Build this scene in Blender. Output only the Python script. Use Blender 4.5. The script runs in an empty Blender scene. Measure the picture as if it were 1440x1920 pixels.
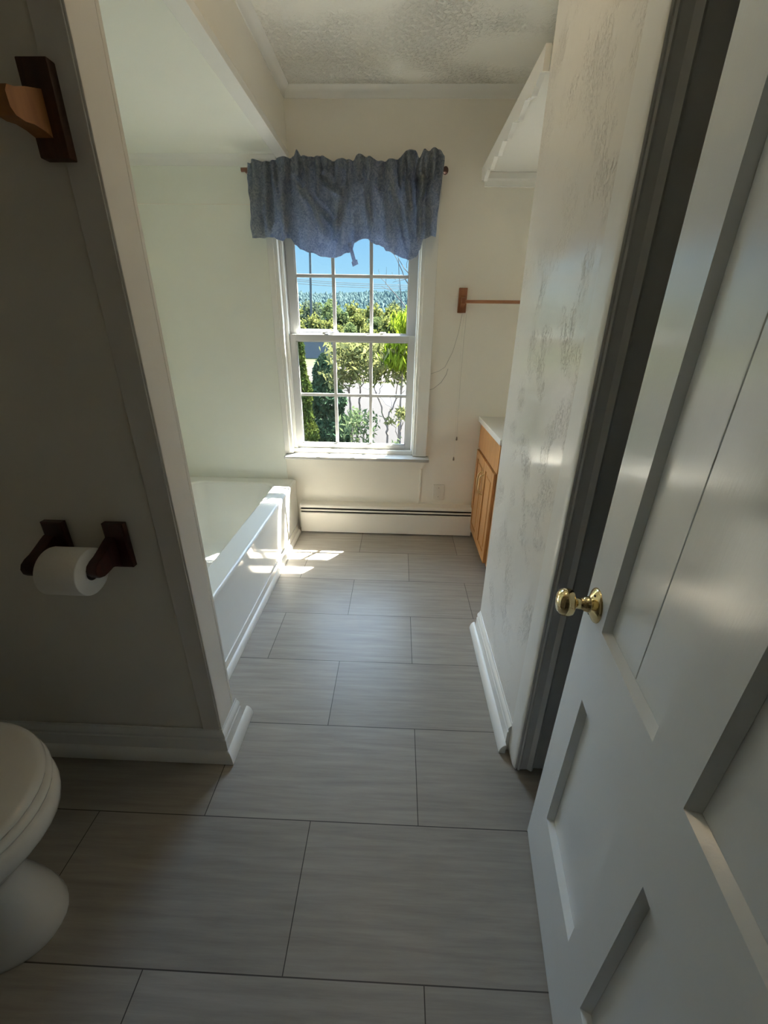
import bpy, bmesh, math, random
from mathutils import Vector, Matrix, Quaternion, noise

random.seed(7)
SC = bpy.context.scene
COL = SC.collection
PI = math.pi

# ------------------------------------------------------------------ camera
F_PX = 760.96
cam_d = bpy.data.cameras.new('camera')
cam = bpy.data.objects.new('camera', cam_d)
COL.objects.link(cam)
cam_d.sensor_fit = 'HORIZONTAL'
cam_d.sensor_width = 36.0
cam_d.lens = F_PX / 1440 * 36.0
cam_d.clip_start = 0.01
cam_d.clip_end = 2000


def cam_axes(pitch, yaw, roll):
    cy, sy, cp, sp = math.cos(yaw), math.sin(yaw), math.cos(pitch), math.sin(pitch)
    f = Vector((sy * cp, cy * cp, -sp))
    r = Vector((cy, -sy, 0))
    d = f.cross(r)
    cr, sr = math.cos(roll), math.sin(roll)
    return cr * r + sr * d, -sr * r + cr * d, f


_r, _d, _f = cam_axes(.4228, -.0288, -.0160)
cam.matrix_world = Matrix(((_r.x, -_d.x, -_f.x, 0), (_r.y, -_d.y, -_f.y, 0),
                           (_r.z, -_d.z, -_f.z, 1.275), (0, 0, 0, 1)))
SC.camera = cam

# ------------------------------------------------------------------ world, sun, exposure
SKY_GAIN = 1.0
SUN_STRENGTH = 128.0
EXT = .28            # reflectance scale of everything out of doors
SUN_DIR = Vector((-.79, -1.0, -2.25))
EXPOSURE = 0.2
LAMP_GLOW = 7.5
SC.view_settings.view_transform = 'Standard'
SC.view_settings.look = 'None'
SC.view_settings.exposure = EXPOSURE
SC.view_settings.gamma = 1.0
SC.view_settings.use_curve_mapping = False
SC.cycles.use_denoising = True
SC.cycles.max_bounces = 14
SC.cycles.diffuse_bounces = 10
SC.cycles.glossy_bounces = 4
SC.cycles.transparent_max_bounces = 16
SC.cycles.caustics_reflective = False
SC.cycles.caustics_refractive = False
SC.cycles.sample_clamp_indirect = 8.0

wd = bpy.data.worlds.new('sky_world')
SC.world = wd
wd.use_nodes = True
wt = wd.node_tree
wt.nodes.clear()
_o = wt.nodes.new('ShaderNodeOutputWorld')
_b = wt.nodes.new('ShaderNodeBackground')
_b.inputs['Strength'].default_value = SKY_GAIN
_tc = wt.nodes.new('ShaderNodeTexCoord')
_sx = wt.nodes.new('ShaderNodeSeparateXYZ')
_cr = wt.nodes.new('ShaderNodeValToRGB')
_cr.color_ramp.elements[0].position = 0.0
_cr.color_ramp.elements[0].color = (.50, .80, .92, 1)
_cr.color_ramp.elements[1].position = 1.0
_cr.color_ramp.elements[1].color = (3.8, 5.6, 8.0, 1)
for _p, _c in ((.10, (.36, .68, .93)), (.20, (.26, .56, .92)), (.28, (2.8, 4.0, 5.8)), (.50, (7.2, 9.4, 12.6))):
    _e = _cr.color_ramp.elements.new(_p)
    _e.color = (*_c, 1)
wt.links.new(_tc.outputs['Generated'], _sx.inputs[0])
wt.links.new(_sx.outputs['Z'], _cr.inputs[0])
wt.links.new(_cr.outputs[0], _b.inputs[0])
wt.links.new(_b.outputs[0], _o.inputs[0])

sun_d = bpy.data.lights.new('sun', 'SUN')
sun_d.energy = SUN_STRENGTH
sun_d.angle = math.radians(.55)
sun_d.color = (1.0, .90, .77)
sun = bpy.data.objects.new('sun', sun_d)
COL.objects.link(sun)
sun.location = (4, 8, 12)
sun.rotation_euler = SUN_DIR.to_track_quat('-Z', 'Y').to_euler()


# ------------------------------------------------------------------ materials
def newmat(name):
    m = bpy.data.materials.new(name)
    m.use_nodes = True
    nt = m.node_tree
    nt.nodes.clear()
    out = nt.nodes.new('ShaderNodeOutputMaterial')
    return m, nt, out


def N(nt, typ, **kw):
    n = nt.nodes.new(typ)
    for k, v in kw.items():
        if k.startswith('i_'):
            n.inputs[k[2:].replace('_', ' ')].default_value = v
        else:
            setattr(n, k, v)
    return n


def c4(c):
    return (c[0], c[1], c[2], 1.0)


def principled(nt, out, col, rough, metallic=0.0, spec=.5):
    b = N(nt, 'ShaderNodeBsdfPrincipled')
    b.inputs['Base Color'].default_value = c4(col)
    b.inputs['Roughness'].default_value = rough
    b.inputs['Metallic'].default_value = metallic
    b.inputs['Specular IOR Level'].default_value = spec
    nt.links.new(b.outputs[0], out.inputs[0])
    return b


def paint(name, col, rough=.4, bump=.05, scale=60, stretch=(1, 1, 1), mottle=.04, spec=.5, dist=.002):
    m, nt, out = newmat(name)
    b = principled(nt, out, col, rough, 0, spec)
    tc = N(nt, 'ShaderNodeTexCoord')
    mp = N(nt, 'ShaderNodeMapping')
    mp.inputs['Scale'].default_value = stretch
    nt.links.new(tc.outputs['Object'], mp.inputs[0])
    n1 = N(nt, 'ShaderNodeTexNoise', i_Scale=scale, i_Detail=4)
    nt.links.new(mp.outputs[0], n1.inputs['Vector'])
    bp = N(nt, 'ShaderNodeBump', i_Strength=bump, i_Distance=dist)
    nt.links.new(n1.outputs['Fac'], bp.inputs['Height'])
    nt.links.new(bp.outputs[0], b.inputs['Normal'])
    if mottle:
        n2 = N(nt, 'ShaderNodeTexNoise', i_Scale=5.0, i_Detail=3)
        nt.links.new(tc.outputs['Object'], n2.inputs['Vector'])
        mx = N(nt, 'ShaderNodeMix', data_type='RGBA')
        mx.inputs[6].default_value = c4([x * (1 - mottle) for x in col])
        mx.inputs[7].default_value = c4([min(1, x * (1 + mottle)) for x in col])
        nt.links.new(n2.outputs['Fac'], mx.inputs[0])
        nt.links.new(mx.outputs[2], b.inputs['Base Color'])
    return m


def wood(name, c1, c2, rough=.35, axis='Z', scale=9):
    m, nt, out = newmat(name)
    b = principled(nt, out, c1, rough)
    tc = N(nt, 'ShaderNodeTexCoord')
    mp = N(nt, 'ShaderNodeMapping')
    st = {'X': (.12, 1, 1), 'Y': (1, .12, 1), 'Z': (1, 1, .12)}[axis]
    mp.inputs['Scale'].default_value = st
    nt.links.new(tc.outputs['Object'], mp.inputs[0])
    n1 = N(nt, 'ShaderNodeTexNoise', i_Scale=scale * 6, i_Detail=5, i_Distortion=.4)
    nt.links.new(mp.outputs[0], n1.inputs['Vector'])
    cr = N(nt, 'ShaderNodeValToRGB')
    cr.color_ramp.elements[0].position = .3
    cr.color_ramp.elements[0].color = c4(c2)
    cr.color_ramp.elements[1].position = .65
    cr.color_ramp.elements[1].color = c4(c1)
    nt.links.new(n1.outputs['Fac'], cr.inputs[0])
    nt.links.new(cr.outputs[0], b.inputs['Base Color'])
    return m


def flat(name, col, rough=.5, metallic=0.0, spec=.5):
    m, nt, out = newmat(name)
    b = principled(nt, out, col, rough, metallic, spec)
    tc = N(nt, 'ShaderNodeTexCoord')
    n2 = N(nt, 'ShaderNodeTexNoise', i_Scale=14.0, i_Detail=2)
    nt.links.new(tc.outputs['Object'], n2.inputs['Vector'])
    mr = N(nt, 'ShaderNodeMapRange')
    mr.inputs[3].default_value = max(0, rough - .03)
    mr.inputs[4].default_value = min(1, rough + .03)
    nt.links.new(n2.outputs['Fac'], mr.inputs[0])
    nt.links.new(mr.outputs[0], b.inputs['Roughness'])
    return m


M = {}


def ex(*c):
    return tuple(v * EXT for v in c)


M['wall'] = paint('wall_paint', (.84, .81, .735), .42, .12, 90)
M['wall_tub'] = paint('tub_surround_panel', (.83, .845, .775), .30, .04, 25, mottle=.03)
M['trim'] = paint('trim_gloss', (.85, .845, .81), .27, .12, 40, (1, 1, .25), mottle=.03)
M['cap'] = paint('cap_gloss', (.82, .79, .74), .20, .18, 55, (1, 1, .18), mottle=.03)
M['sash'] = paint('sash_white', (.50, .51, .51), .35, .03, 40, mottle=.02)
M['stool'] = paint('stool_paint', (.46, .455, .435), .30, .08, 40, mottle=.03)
M['tub'] = paint('tub_acrylic', (.86, .88, .86), .10, .015, 8, mottle=.0)
M['porcelain'] = paint('porcelain', (.80, .80, .78), .10, .0, 8, mottle=.0)
M['door'] = paint('door_paint', (.84, .875, .89), .17, .22, 260, (1, 1, .10), mottle=.03, spec=.6, dist=.0006)
M['heater'] = paint('heater_enamel', (.82, .79, .73), .38, .03, 50, mottle=.02)
M['heater_slot_shade'] = flat('heater_slot_shade', (.012, .012, .012), .6)  # near-black colour paints the shade inside the heater slots
M['plate'] = paint('plate_paint', (.73, .70, .63), .4, .03, 60, mottle=.02)
M['hall'] = paint('hall_paint', (.40, .375, .335), .5, .05, 60)
M['closet'] = paint('closet_shade', (.035, .033, .030), .6, .05, 60)  # near-black colour stands in for the shade inside the closet
M['oak'] = wood('oak', (.52, .265, .10), (.40, .185, .06), .32, 'Z')
M['walnut'] = wood('bar_wood', (.30, .115, .045), (.19, .065, .025), .35, 'Z')
M['barwood_x'] = wood('bar_wood_long', (.34, .15, .07), (.22, .085, .035), .35, 'X')
M['mahogany'] = wood('mahogany', (.055, .011, .008), (.028, .006, .005), .3, 'Z')
M['darkwood'] = wood('dark_stained_wood', (.075, .028, .012), (.035, .013, .007), .4, 'Z')
M['maple'] = wood('bracket_wood', (.36, .15, .045), (.26, .10, .03), .4, 'Z')
M['rod'] = wood('rod_wood', (.16, .07, .045), (.09, .035, .022), .35, 'X')
M['brass'] = flat('brass', (.86, .71, .40), .09, 1.0)
M['brass_dull'] = flat('satin_brass', (.62, .47, .27), .28, 1.0)
M['dark'] = flat('dark_hole', (.01, .009, .008), .7)
M['paper'] = paint('tissue', (.93, .91, .86), .9, .3, 160, mottle=.02, spec=.1)
M['cord'] = flat('cord', (.72, .70, .64), .6)
M['wire'] = flat('wire', (.35, .34, .32), .5)
M['acorn'] = flat('pull_tip', (.20, .17, .13), .4)
M['vtop'] = paint('cultured_marble', (.80, .79, .76), .12, .0, 5, mottle=.02)


def mat_ceiling():
    m, nt, out = newmat('ceiling_stipple')
    b = principled(nt, out, (.84, .82, .75), .6, 0, .3)
    tc = N(nt, 'ShaderNodeTexCoord')
    n1 = N(nt, 'ShaderNodeTexNoise', i_Scale=70, i_Detail=5)
    n2 = N(nt, 'ShaderNodeTexNoise', i_Scale=3.2, i_Detail=2)
    for n in (n1, n2):
        nt.links.new(tc.outputs['Object'], n.inputs['Vector'])
    mr = N(nt, 'ShaderNodeMapRange')
    mr.inputs[1].default_value, mr.inputs[2].default_value = .40, .62
    nt.links.new(n2.outputs['Fac'], mr.inputs[0])
    cr = N(nt, 'ShaderNodeMapRange')
    cr.inputs[1].default_value, cr.inputs[2].default_value = .45, .70
    nt.links.new(n1.outputs['Fac'], cr.inputs[0])
    mul = N(nt, 'ShaderNodeMath', operation='MULTIPLY')
    nt.links.new(mr.outputs[0], mul.inputs[0])
    nt.links.new(cr.outputs[0], mul.inputs[1])
    bp = N(nt, 'ShaderNodeBump', i_Strength=.9, i_Distance=.010)
    nt.links.new(mul.outputs[0], bp.inputs['Height'])
    nt.links.new(bp.outputs[0], b.inputs['Normal'])
    return m


def mat_plaster():
    """trowelled plaster under semi-gloss paint: patches of scratches and lumps"""
    m, nt, out = newmat('trowelled_plaster')
    b = principled(nt, out, (.84, .815, .76), .15, 0, .6)
    tc = N(nt, 'ShaderNodeTexCoord')
    mp = N(nt, 'ShaderNodeMapping')
    mp.inputs['Scale'].default_value = (1, 1.5, .6)
    nt.links.new(tc.outputs['Object'], mp.inputs[0])
    n1 = N(nt, 'ShaderNodeTexNoise', i_Scale=85, i_Detail=5, i_Roughness=.6, i_Distortion=1.8)
    nt.links.new(mp.outputs[0], n1.inputs['Vector'])
    n2 = N(nt, 'ShaderNodeTexNoise', i_Scale=8, i_Detail=4)
    nt.links.new(tc.outputs['Object'], n2.inputs['Vector'])
    n3 = N(nt, 'ShaderNodeTexNoise', i_Scale=30, i_Detail=3, i_Distortion=1.0)
    nt.links.new(tc.outputs['Object'], n3.inputs['Vector'])
    mask = N(nt, 'ShaderNodeMapRange')
    mask.inputs[1].default_value, mask.inputs[2].default_value = .50, .64
    nt.links.new(n2.outputs['Fac'], mask.inputs[0])
    sc = N(nt, 'ShaderNodeMapRange')
    sc.inputs[1].default_value, sc.inputs[2].default_value = .52, .62
    nt.links.new(n1.outputs['Fac'], sc.inputs[0])
    mul = N(nt, 'ShaderNodeMath', operation='MULTIPLY')
    nt.links.new(mask.outputs[0], mul.inputs[0])
    nt.links.new(sc.outputs[0], mul.inputs[1])
    ad = N(nt, 'ShaderNodeMath', operation='MULTIPLY_ADD')
    ad.inputs[1].default_value = .10
    nt.links.new(n3.outputs['Fac'], ad.inputs[0])
    nt.links.new(mul.outputs[0], ad.inputs[2])
    bp = N(nt, 'ShaderNodeBump', i_Strength=.9, i_Distance=.0018)
    nt.links.new(ad.outputs[0], bp.inputs['Height'])
    nt.links.new(bp.outputs[0], b.inputs['Normal'])
    return m


def mat_floor():
    m, nt, out = newmat('vinyl_tile')
    b = principled(nt, out, (.3, .29, .27), .36, 0, .45)
    tc = N(nt, 'ShaderNodeTexCoord')
    mp = N(nt, 'ShaderNodeMapping')
    W, L = .3048, .6096
    mp.inputs['Location'].default_value = (.5190 + 10 * L, -.3787 + 10 * W, 0)
    nt.links.new(tc.outputs['Object'], mp.inputs[0])
    br = N(nt, 'ShaderNodeTexBrick', offset=.5, offset_frequency=2, squash=1.0, squash_frequency=2)
    br.inputs['Scale'].default_value = 1.0
    br.inputs['Mortar Size'].default_value = .0013
    br.inputs['Mortar Smooth'].default_value = .1
    br.inputs['Bias'].default_value = 0
    br.inputs['Brick Width'].default_value = L
    br.inputs['Row Height'].default_value = W
    br.inputs['Color1'].default_value = (.325, .304, .274, 1)
    br.inputs['Color2'].default_value = (.385, .362, .328, 1)
    br.inputs['Mortar'].default_value = (.065, .060, .055, 1)
    nt.links.new(mp.outputs[0], br.inputs['Vector'])
    m2 = N(nt, 'ShaderNodeMapping')
    m2.inputs['Scale'].default_value = (2.2, 34, 1)
    nt.links.new(tc.outputs['Object'], m2.inputs[0])
    n1 = N(nt, 'ShaderNodeTexNoise', i_Scale=1.6, i_Detail=7, i_Roughness=.66, i_Distortion=.25)
    nt.links.new(m2.outputs[0], n1.inputs['Vector'])
    cr = N(nt, 'ShaderNodeValToRGB')
    cr.color_ramp.elements[0].position = .28
    cr.color_ramp.elements[0].color = (.78, .77, .76, 1)
    cr.color_ramp.elements[1].position = .70
    cr.color_ramp.elements[1].color = (1.14, 1.13, 1.12, 1)
    nt.links.new(n1.outputs['Fac'], cr.inputs[0])
    mx = N(nt, 'ShaderNodeMix', data_type='RGBA', blend_type='MULTIPLY')
    mx.inputs[0].default_value = 1
    nt.links.new(br.outputs['Color'], mx.inputs[6])
    nt.links.new(cr.outputs[0], mx.inputs[7])
    nt.links.new(mx.outputs[2], b.inputs['Base Color'])
    n3 = N(nt, 'ShaderNodeTexNoise', i_Scale=120, i_Detail=3)
    nt.links.new(tc.outputs['Object'], n3.inputs['Vector'])
    sub = N(nt, 'ShaderNodeMath', operation='MULTIPLY_ADD')
    sub.inputs[1].default_value = -1.0
    nt.links.new(br.outputs['Fac'], sub.inputs[0])
    sm = N(nt, 'ShaderNodeMath', operation='MULTIPLY')
    sm.inputs[1].default_value = .18
    nt.links.new(n3.outputs['Fac'], sm.inputs[0])
    nt.links.new(sm.outputs[0], sub.inputs[2])
    bp = N(nt, 'ShaderNodeBump', i_Strength=.35, i_Distance=.0015)
    nt.links.new(sub.outputs[0], bp.inputs['Height'])
    nt.links.new(bp.outputs[0], b.inputs['Normal'])
    return m


def mat_glass():
    m, nt, out = newmat('window_glass')
    tr = N(nt, 'ShaderNodeBsdfTransparent')
    tr.inputs[0].default_value = (.96, .98, .97, 1)
    gl = N(nt, 'ShaderNodeBsdfGlossy')
    gl.inputs['Roughness'].default_value = .02
    lw = N(nt, 'ShaderNodeLayerWeight')
    pw = N(nt, 'ShaderNodeMath', operation='POWER')
    pw.inputs[1].default_value = 5.0
    nt.links.new(lw.outputs['Facing'], pw.inputs[0])
    fr = N(nt, 'ShaderNodeMath', operation='MULTIPLY_ADD')
    fr.inputs[1].default_value = .6
    fr.inputs[2].default_value = .02
    nt.links.new(pw.outputs[0], fr.inputs[0])
    mx = N(nt, 'ShaderNodeMixShader')
    nt.links.new(fr.outputs[0], mx.inputs[0])
    nt.links.new(tr.outputs[0], mx.inputs[1])
    nt.links.new(gl.outputs[0], mx.inputs[2])
    nt.links.new(mx.outputs[0], out.inputs[0])
    return m


def mat_fabric():
    m, nt, out = newmat('valance_fabric')
    tc = N(nt, 'ShaderNodeTexCoord')
    n1 = N(nt, 'ShaderNodeTexNoise', i_Scale=45, i_Detail=4, i_Distortion=2.5)
    nt.links.new(tc.outputs['Object'], n1.inputs['Vector'])
    cr = N(nt, 'ShaderNodeValToRGB')
    cr.color_ramp.elements[0].position = .38
    cr.color_ramp.elements[0].color = (.15, .158, .145, 1)
    cr.color_ramp.elements[1].position = .62
    cr.color_ramp.elements[1].color = (.36, .365, .335, 1)
    nt.links.new(n1.outputs['Fac'], cr.inputs[0])
    df = N(nt, 'ShaderNodeBsdfDiffuse')
    nt.links.new(cr.outputs[0], df.inputs[0])
    tl = N(nt, 'ShaderNodeBsdfTranslucent')
    cr2 = N(nt, 'ShaderNodeValToRGB')
    cr2.color_ramp.elements[0].position = .38
    cr2.color_ramp.elements[0].color = (.38, .46, .64, 1)
    cr2.color_ramp.elements[1].position = .62
    cr2.color_ramp.elements[1].color = (.52, .60, .76, 1)
    nt.links.new(n1.outputs['Fac'], cr2.inputs[0])
    nt.links.new(cr2.outputs[0], tl.inputs[0])
    mx = N(nt, 'ShaderNodeMixShader')
    mx.inputs[0].default_value = .52
    nt.links.new(df.outputs[0], mx.inputs[1])
    nt.links.new(tl.outputs[0], mx.inputs[2])
    nt.links.new(mx.outputs[0], out.inputs[0])
    n3 = N(nt, 'ShaderNodeTexNoise', i_Scale=40, i_Detail=4)
    nt.links.new(tc.outputs['Object'], n3.inputs['Vector'])
    bp = N(nt, 'ShaderNodeBump', i_Strength=.4, i_Distance=.004)
    nt.links.new(n3.outputs['Fac'], bp.inputs['Height'])
    nt.links.new(bp.outputs[0], df.inputs['Normal'])
    return m


def mat_leaf(name, c1, c2, trans=.35, scale=3.0):
    m, nt, out = newmat(name)
    tc = N(nt, 'ShaderNodeTexCoord')
    n1 = N(nt, 'ShaderNodeTexNoise', i_Scale=scale, i_Detail=3)
    nt.links.new(tc.outputs['Object'], n1.inputs['Vector'])
    cr = N(nt, 'ShaderNodeValToRGB')
    cr.color_ramp.elements[0].position = .35
    cr.color_ramp.elements[0].color = c4([v * EXT * 2 for v in c1])
    cr.color_ramp.elements[1].position = .65
    cr.color_ramp.elements[1].color = c4([v * EXT * 2 for v in c2])
    nt.links.new(n1.outputs['Fac'], cr.inputs[0])
    df = N(nt, 'ShaderNodeBsdfDiffuse')
    tl = N(nt, 'ShaderNodeBsdfTranslucent')
    nt.links.new(cr.outputs[0], df.inputs[0])
    nt.links.new(cr.outputs[0], tl.inputs[0])
    mx = N(nt, 'ShaderNodeMixShader')
    mx.inputs[0].default_value = trans
    nt.links.new(df.outputs[0], mx.inputs[1])
    nt.links.new(tl.outputs[0], mx.inputs[2])
    nt.links.new(mx.outputs[0], out.inputs[0])
    return m


def mat_glow():
    m, nt, out = newmat('lamp_dome_glow')
    e = N(nt, 'ShaderNodeEmission')
    e.inputs[0].default_value = (1.0, .74, .44, 1)
    e.inputs[1].default_value = LAMP_GLOW
    nt.links.new(e.outputs[0], out.inputs[0])
    return m


M['lampglow'] = mat_glow()
M['ceiling'] = mat_ceiling()
M['plaster'] = mat_plaster()
M['floor'] = mat_floor()
M['glass'] = mat_glass()
M['fabric'] = mat_fabric()
M['leaf_sumac'] = mat_leaf('sumac_leaf', (.105, .122, .045), (.165, .175, .075), .45, 4)
M['leaf_bright'] = mat_leaf('bright_leaf', (.10, .16, .012), (.17, .22, .025), .5, 4)
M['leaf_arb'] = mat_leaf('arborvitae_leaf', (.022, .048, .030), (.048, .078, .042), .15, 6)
M['leaf_arb2'] = mat_leaf('arborvitae_leaf_yellowish', (.030, .052, .014), (.065, .085, .018), .25, 6)  # lighter, yellower green than the broad arborvitae
M['leaf_low'] = mat_leaf('low_shrub_leaf', (.060, .095, .045), (.11, .145, .075), .35, 6)
M['leaf_y'] = mat_leaf('tree_leaf_yellow', (.105, .125, .036), (.165, .178, .060), .3, .5)
M['leaf_g'] = mat_leaf('tree_leaf_green', (.070, .102, .040), (.112, .145, .060), .3, .5)
M['leaf_b'] = mat_leaf('tree_leaf_blue', (.052, .076, .052), (.078, .102, .070), .3, .5)
M['ridge'] = mat_leaf('ridge_conifer_haze', (.040, .068, .072), (.058, .090, .092), .05, .02)  # distance haze painted into the conifer colour as blue
M['bark'] = flat('bark', (.055, .045, .038), .85)
M['bark_dark'] = flat('twig_bark', (.028, .025, .025), .8)
M['pole'] = flat('pole_wood', (.012, .020, .024), .8)
M['cable'] = flat('cable_black', (.02, .03, .035), .6)
M['ground'] = paint('grass_ground', ex(.05, .065, .022), .9, .3, 8, mottle=.25, spec=.1)
M['gravel'] = paint('pale_gravel', ex(.042, .040, .043), .9, .3, 10, mottle=.10, spec=.1)
M['sand'] = paint('sandy_verge', ex(.046, .039, .036), .9, .3, 6, mottle=.15, spec=.1)
M['drive_patch'] = paint('blue_grey_patch', ex(.026, .031, .050), .8, .2, 10, mottle=.06, spec=.2)  # even blue-grey tone of the flat patch on the drive
M['roofing'] = flat('shed_roof', (.010, .013, .017), .7)
M['shedwall'] = flat('shed_wall', (.030, .038, .046), .8)
M['stone'] = paint('boulder', ex(.030, .034, .042), .8, .5, 6, mottle=.2)
M['slab'] = paint('pale_slab', ex(.105, .092, .076), .85, .3, 12, mottle=.1)
M['siding'] = paint('siding_white', (.30, .30, .29), .6, .05, 20, mottle=.05)


# ------------------------------------------------------------------ mesh helpers
def obj(name, bm, mat=None, parent=None, smooth=False, loc=None, mods=None):
    me = bpy.data.meshes.new(name)
    if isinstance(bm, tuple):
        me.from_pydata(bm[0], [], bm[1])
    else:
        bmesh.ops.recalc_face_normals(bm, faces=bm.faces)
        bm.to_mesh(me)
        bm.free()
    if mat is not None:
        for mm in (mat if isinstance(mat, (list, tuple)) else [mat]):
            me.materials.append(M[mm] if isinstance(mm, str) else mm)
    if smooth:
        for p in me.polygons:
            p.use_smooth = True
    o = bpy.data.objects.new(name, me)
    COL.objects.link(o)
    if parent is not None:
        o.parent = parent
    if loc:
        o.location = loc
    return o


def empty(name, loc=(0, 0, 0), rz=0):
    o = bpy.data.objects.new(name, None)
    COL.objects.link(o)
    o.location = loc
    o.rotation_euler = (0, 0, rz)
    o.empty_display_size = .1
    return o


def tag(o, label, cat, group=None, kind=None):
    o['label'] = label
    o['category'] = cat
    if group:
        o['group'] = group
    if kind:
        o['kind'] = kind
    return o


def struct(o, label=None):
    o['kind'] = 'structure'
    if label:
        o['label'] = label
    return o


def B():
    return bmesh.new()


def box(bm, x0, x1, y0, y1, z0, z1, bev=0.0, seg=2):
    r = bmesh.ops.create_cube(bm, size=1.0)
    vs = r['verts']
    for v in vs:
        v.co.x = x0 + (v.co.x + .5) * (x1 - x0)
        v.co.y = y0 + (v.co.y + .5) * (y1 - y0)
        v.co.z = z0 + (v.co.z + .5) * (z1 - z0)
    if bev > 0:
        es = {e for v in vs for e in v.link_edges}
        bmesh.ops.bevel(bm, geom=list(es), offset=bev, segments=seg, affect='EDGES', profile=.5)
    return bm


def loft(bm, loops, cap0=True, cap1=True, closed=True):
    rows = [[bm.verts.new(p) for p in L] for L in loops]
    n = len(rows[0])
    for a, b in zip(rows, rows[1:]):
        for i in range(n if closed else n - 1):
            j = (i + 1) % n
            bm.faces.new((a[i], a[j], b[j], b[i]))
    if closed and cap0:
        bm.faces.new(rows[0][::-1])
    if closed and cap1:
        bm.faces.new(rows[-1])
    return bm


def prism(bm, pts, fn0, fn1):
    """closed profile pts; fn0/fn1 map (a,b) to the two end loops"""
    return loft(bm, [[fn0(a, b) for a, b in pts], [fn1(a, b) for a, b in pts]])


def tube(bm, pts, r, n=10, taper=None):
    pts = [Vector(p) for p in pts]
    loops = []
    up = None
    for i, p in enumerate(pts):
        t = (pts[min(i + 1, len(pts) - 1)] - pts[max(i - 1, 0)]).normalized()
        if up is None:
            up = Vector((0, 0, 1)) if abs(t.z) < .9 else Vector((1, 0, 0))
        u = t.cross(up)
        if u.length < 1e-6:
            u = t.cross(Vector((0, 1, 0)))
        u.normalize()
        v = u.cross(t).normalized()
        up = v
        rr = r if taper is None else r * taper[i]
        loops.append([p + rr * (math.cos(2 * PI * k / n) * u + math.sin(2 * PI * k / n) * v) for k in range(n)])
    return loft(bm, loops)


def lathe(bm, prof, n=32, origin=(0, 0, 0), axis=Vector((0, 0, 1)), capped=True):
    """prof: list of (r, h) along axis"""
    q = Vector((0, 0, 1)).rotation_difference(Vector(axis).normalized())
    o = Vector(origin)
    loops = []
    for r, h in prof:
        loops.append([o + q @ Vector((max(r, 1e-4) * math.cos(2 * PI * k / n), max(r, 1e-4) * math.sin(2 * PI * k / n), h))
                      for k in range(n)])
    return loft(bm, loops, capped, capped)


def sharp_smooth(o, deg=35):
    for p in o.data.polygons:
        p.use_smooth = True
    o.data.set_sharp_from_angle(angle=math.radians(deg))
    if deg <= 40:
        wn = o.modifiers.new('weighted', 'WEIGHTED_NORMAL')
        wn.keep_sharp = True
        wn.weight = 90
    return o


# ================================================================== ROOM SHELL
XL = -1.40          # left wall
YW = 2.53           # inside face of the window wall
YO = 2.72           # outside face of it
ZC = 2.30

bm = B(); box(bm, XL - .12, 1.10, -2.2, YO - .02, -.12, 0.0)
struct(obj('floor', bm, 'floor'), 'grey wood-look vinyl tiles laid in a running bond')

bm = B(); box(bm, XL - .12, 1.10, -2.2, YO, ZC, ZC + .12)
struct(obj('ceiling', bm, 'ceiling'))

# window wall with its opening
WX0, WX1, WZ0, WZ1 = -.672, .118, .535, 1.86
bm = B()
box(bm, XL - .12, WX0, YW, YO, -1.3, ZC)
box(bm, WX1, 1.10, YW, YO, -1.3, ZC)
box(bm, WX0, WX1, YW, YO, -1.3, WZ0)
box(bm, WX0, WX1, YW, YO, WZ1, ZC)
struct(obj('wall_back', bm, 'wall'))

bm = B(); box(bm, XL - .12, XL, -2.2, YO, 0, ZC)
struct(obj('wall_left', bm, 'wall'))
bm = B(); box(bm, .985, 1.10, -2.2, YO, 0, ZC)
struct(obj('wall_right', bm, 'wall'))

# tub surround panels over window wall and left wall in the alcove
bm = B()
box(bm, -1.395, -.716, YW - .006, YW, .355, 2.05)
box(bm, XL, XL + .006, .98, YW, .355, 2.05)
struct(obj('wall_alcove', bm, 'wall_tub'), 'smooth pale tub surround panels')

# lowered ceiling over the tub, with the vertical bulkhead face and its flat bottom board
bm = B(); box(bm, XL, -.578, .865, YW, 2.052, ZC)
struct(obj('ceiling_bulkhead', bm, 'wall'), 'dropped ceiling bulkhead above the bathtub')
bm = B(); box(bm, XL, -.632, .967, YW, 2.044, 2.053)
struct(obj('ceiling_alcove', bm, 'wall_tub'))
bm = B(); box(bm, -.630, -.571, .967, YW, 2.034, 2.064, .002)
struct(obj('trim_1', bm, 'trim'), 'flat white board along the bulkhead edge')

# partition between toilet and tub
bm = B(); box(bm, XL, -.534, .870, .962, 0, 2.06)
struct(obj('wall_partition', bm, 'wall'))
bm = B()
box(bm, -.540, -.525, .866, .953, .0, 2.06, .003)
box(bm, -.540, -.527, .957, .969, .0, 2.06, .002)
box(bm, -.584, -.530, .864, .872, .0, 2.06, .002)
struct(sharp_smooth(obj('trim_2', bm, 'cap')), 'glossy white end board of the partition')

# right-hand trowelled wall, slightly out of plumb
LEAN = .030


def leany(bm):
    for v in bm.verts:
        v.co.y += LEAN * max(0, v.co.z)
    return bm


bm = B(); box(bm, .400, .520, .905, 1.503, 0, ZC, .004); leany(bm)
struct(sharp_smooth(obj('wall_textured', bm, 'plaster')), 'trowelled white plaster wall end')
bm = B(); box(bm, .401, .410, 1.500, 1.507, 0.1, ZC, .002); leany(bm)
struct(obj('trim_3', bm, 'trim'))
bm = B(); box(bm, .52, .985, 1.40, 1.545, 0, ZC)
struct(obj('wall_vanity', bm, 'wall'))

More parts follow.
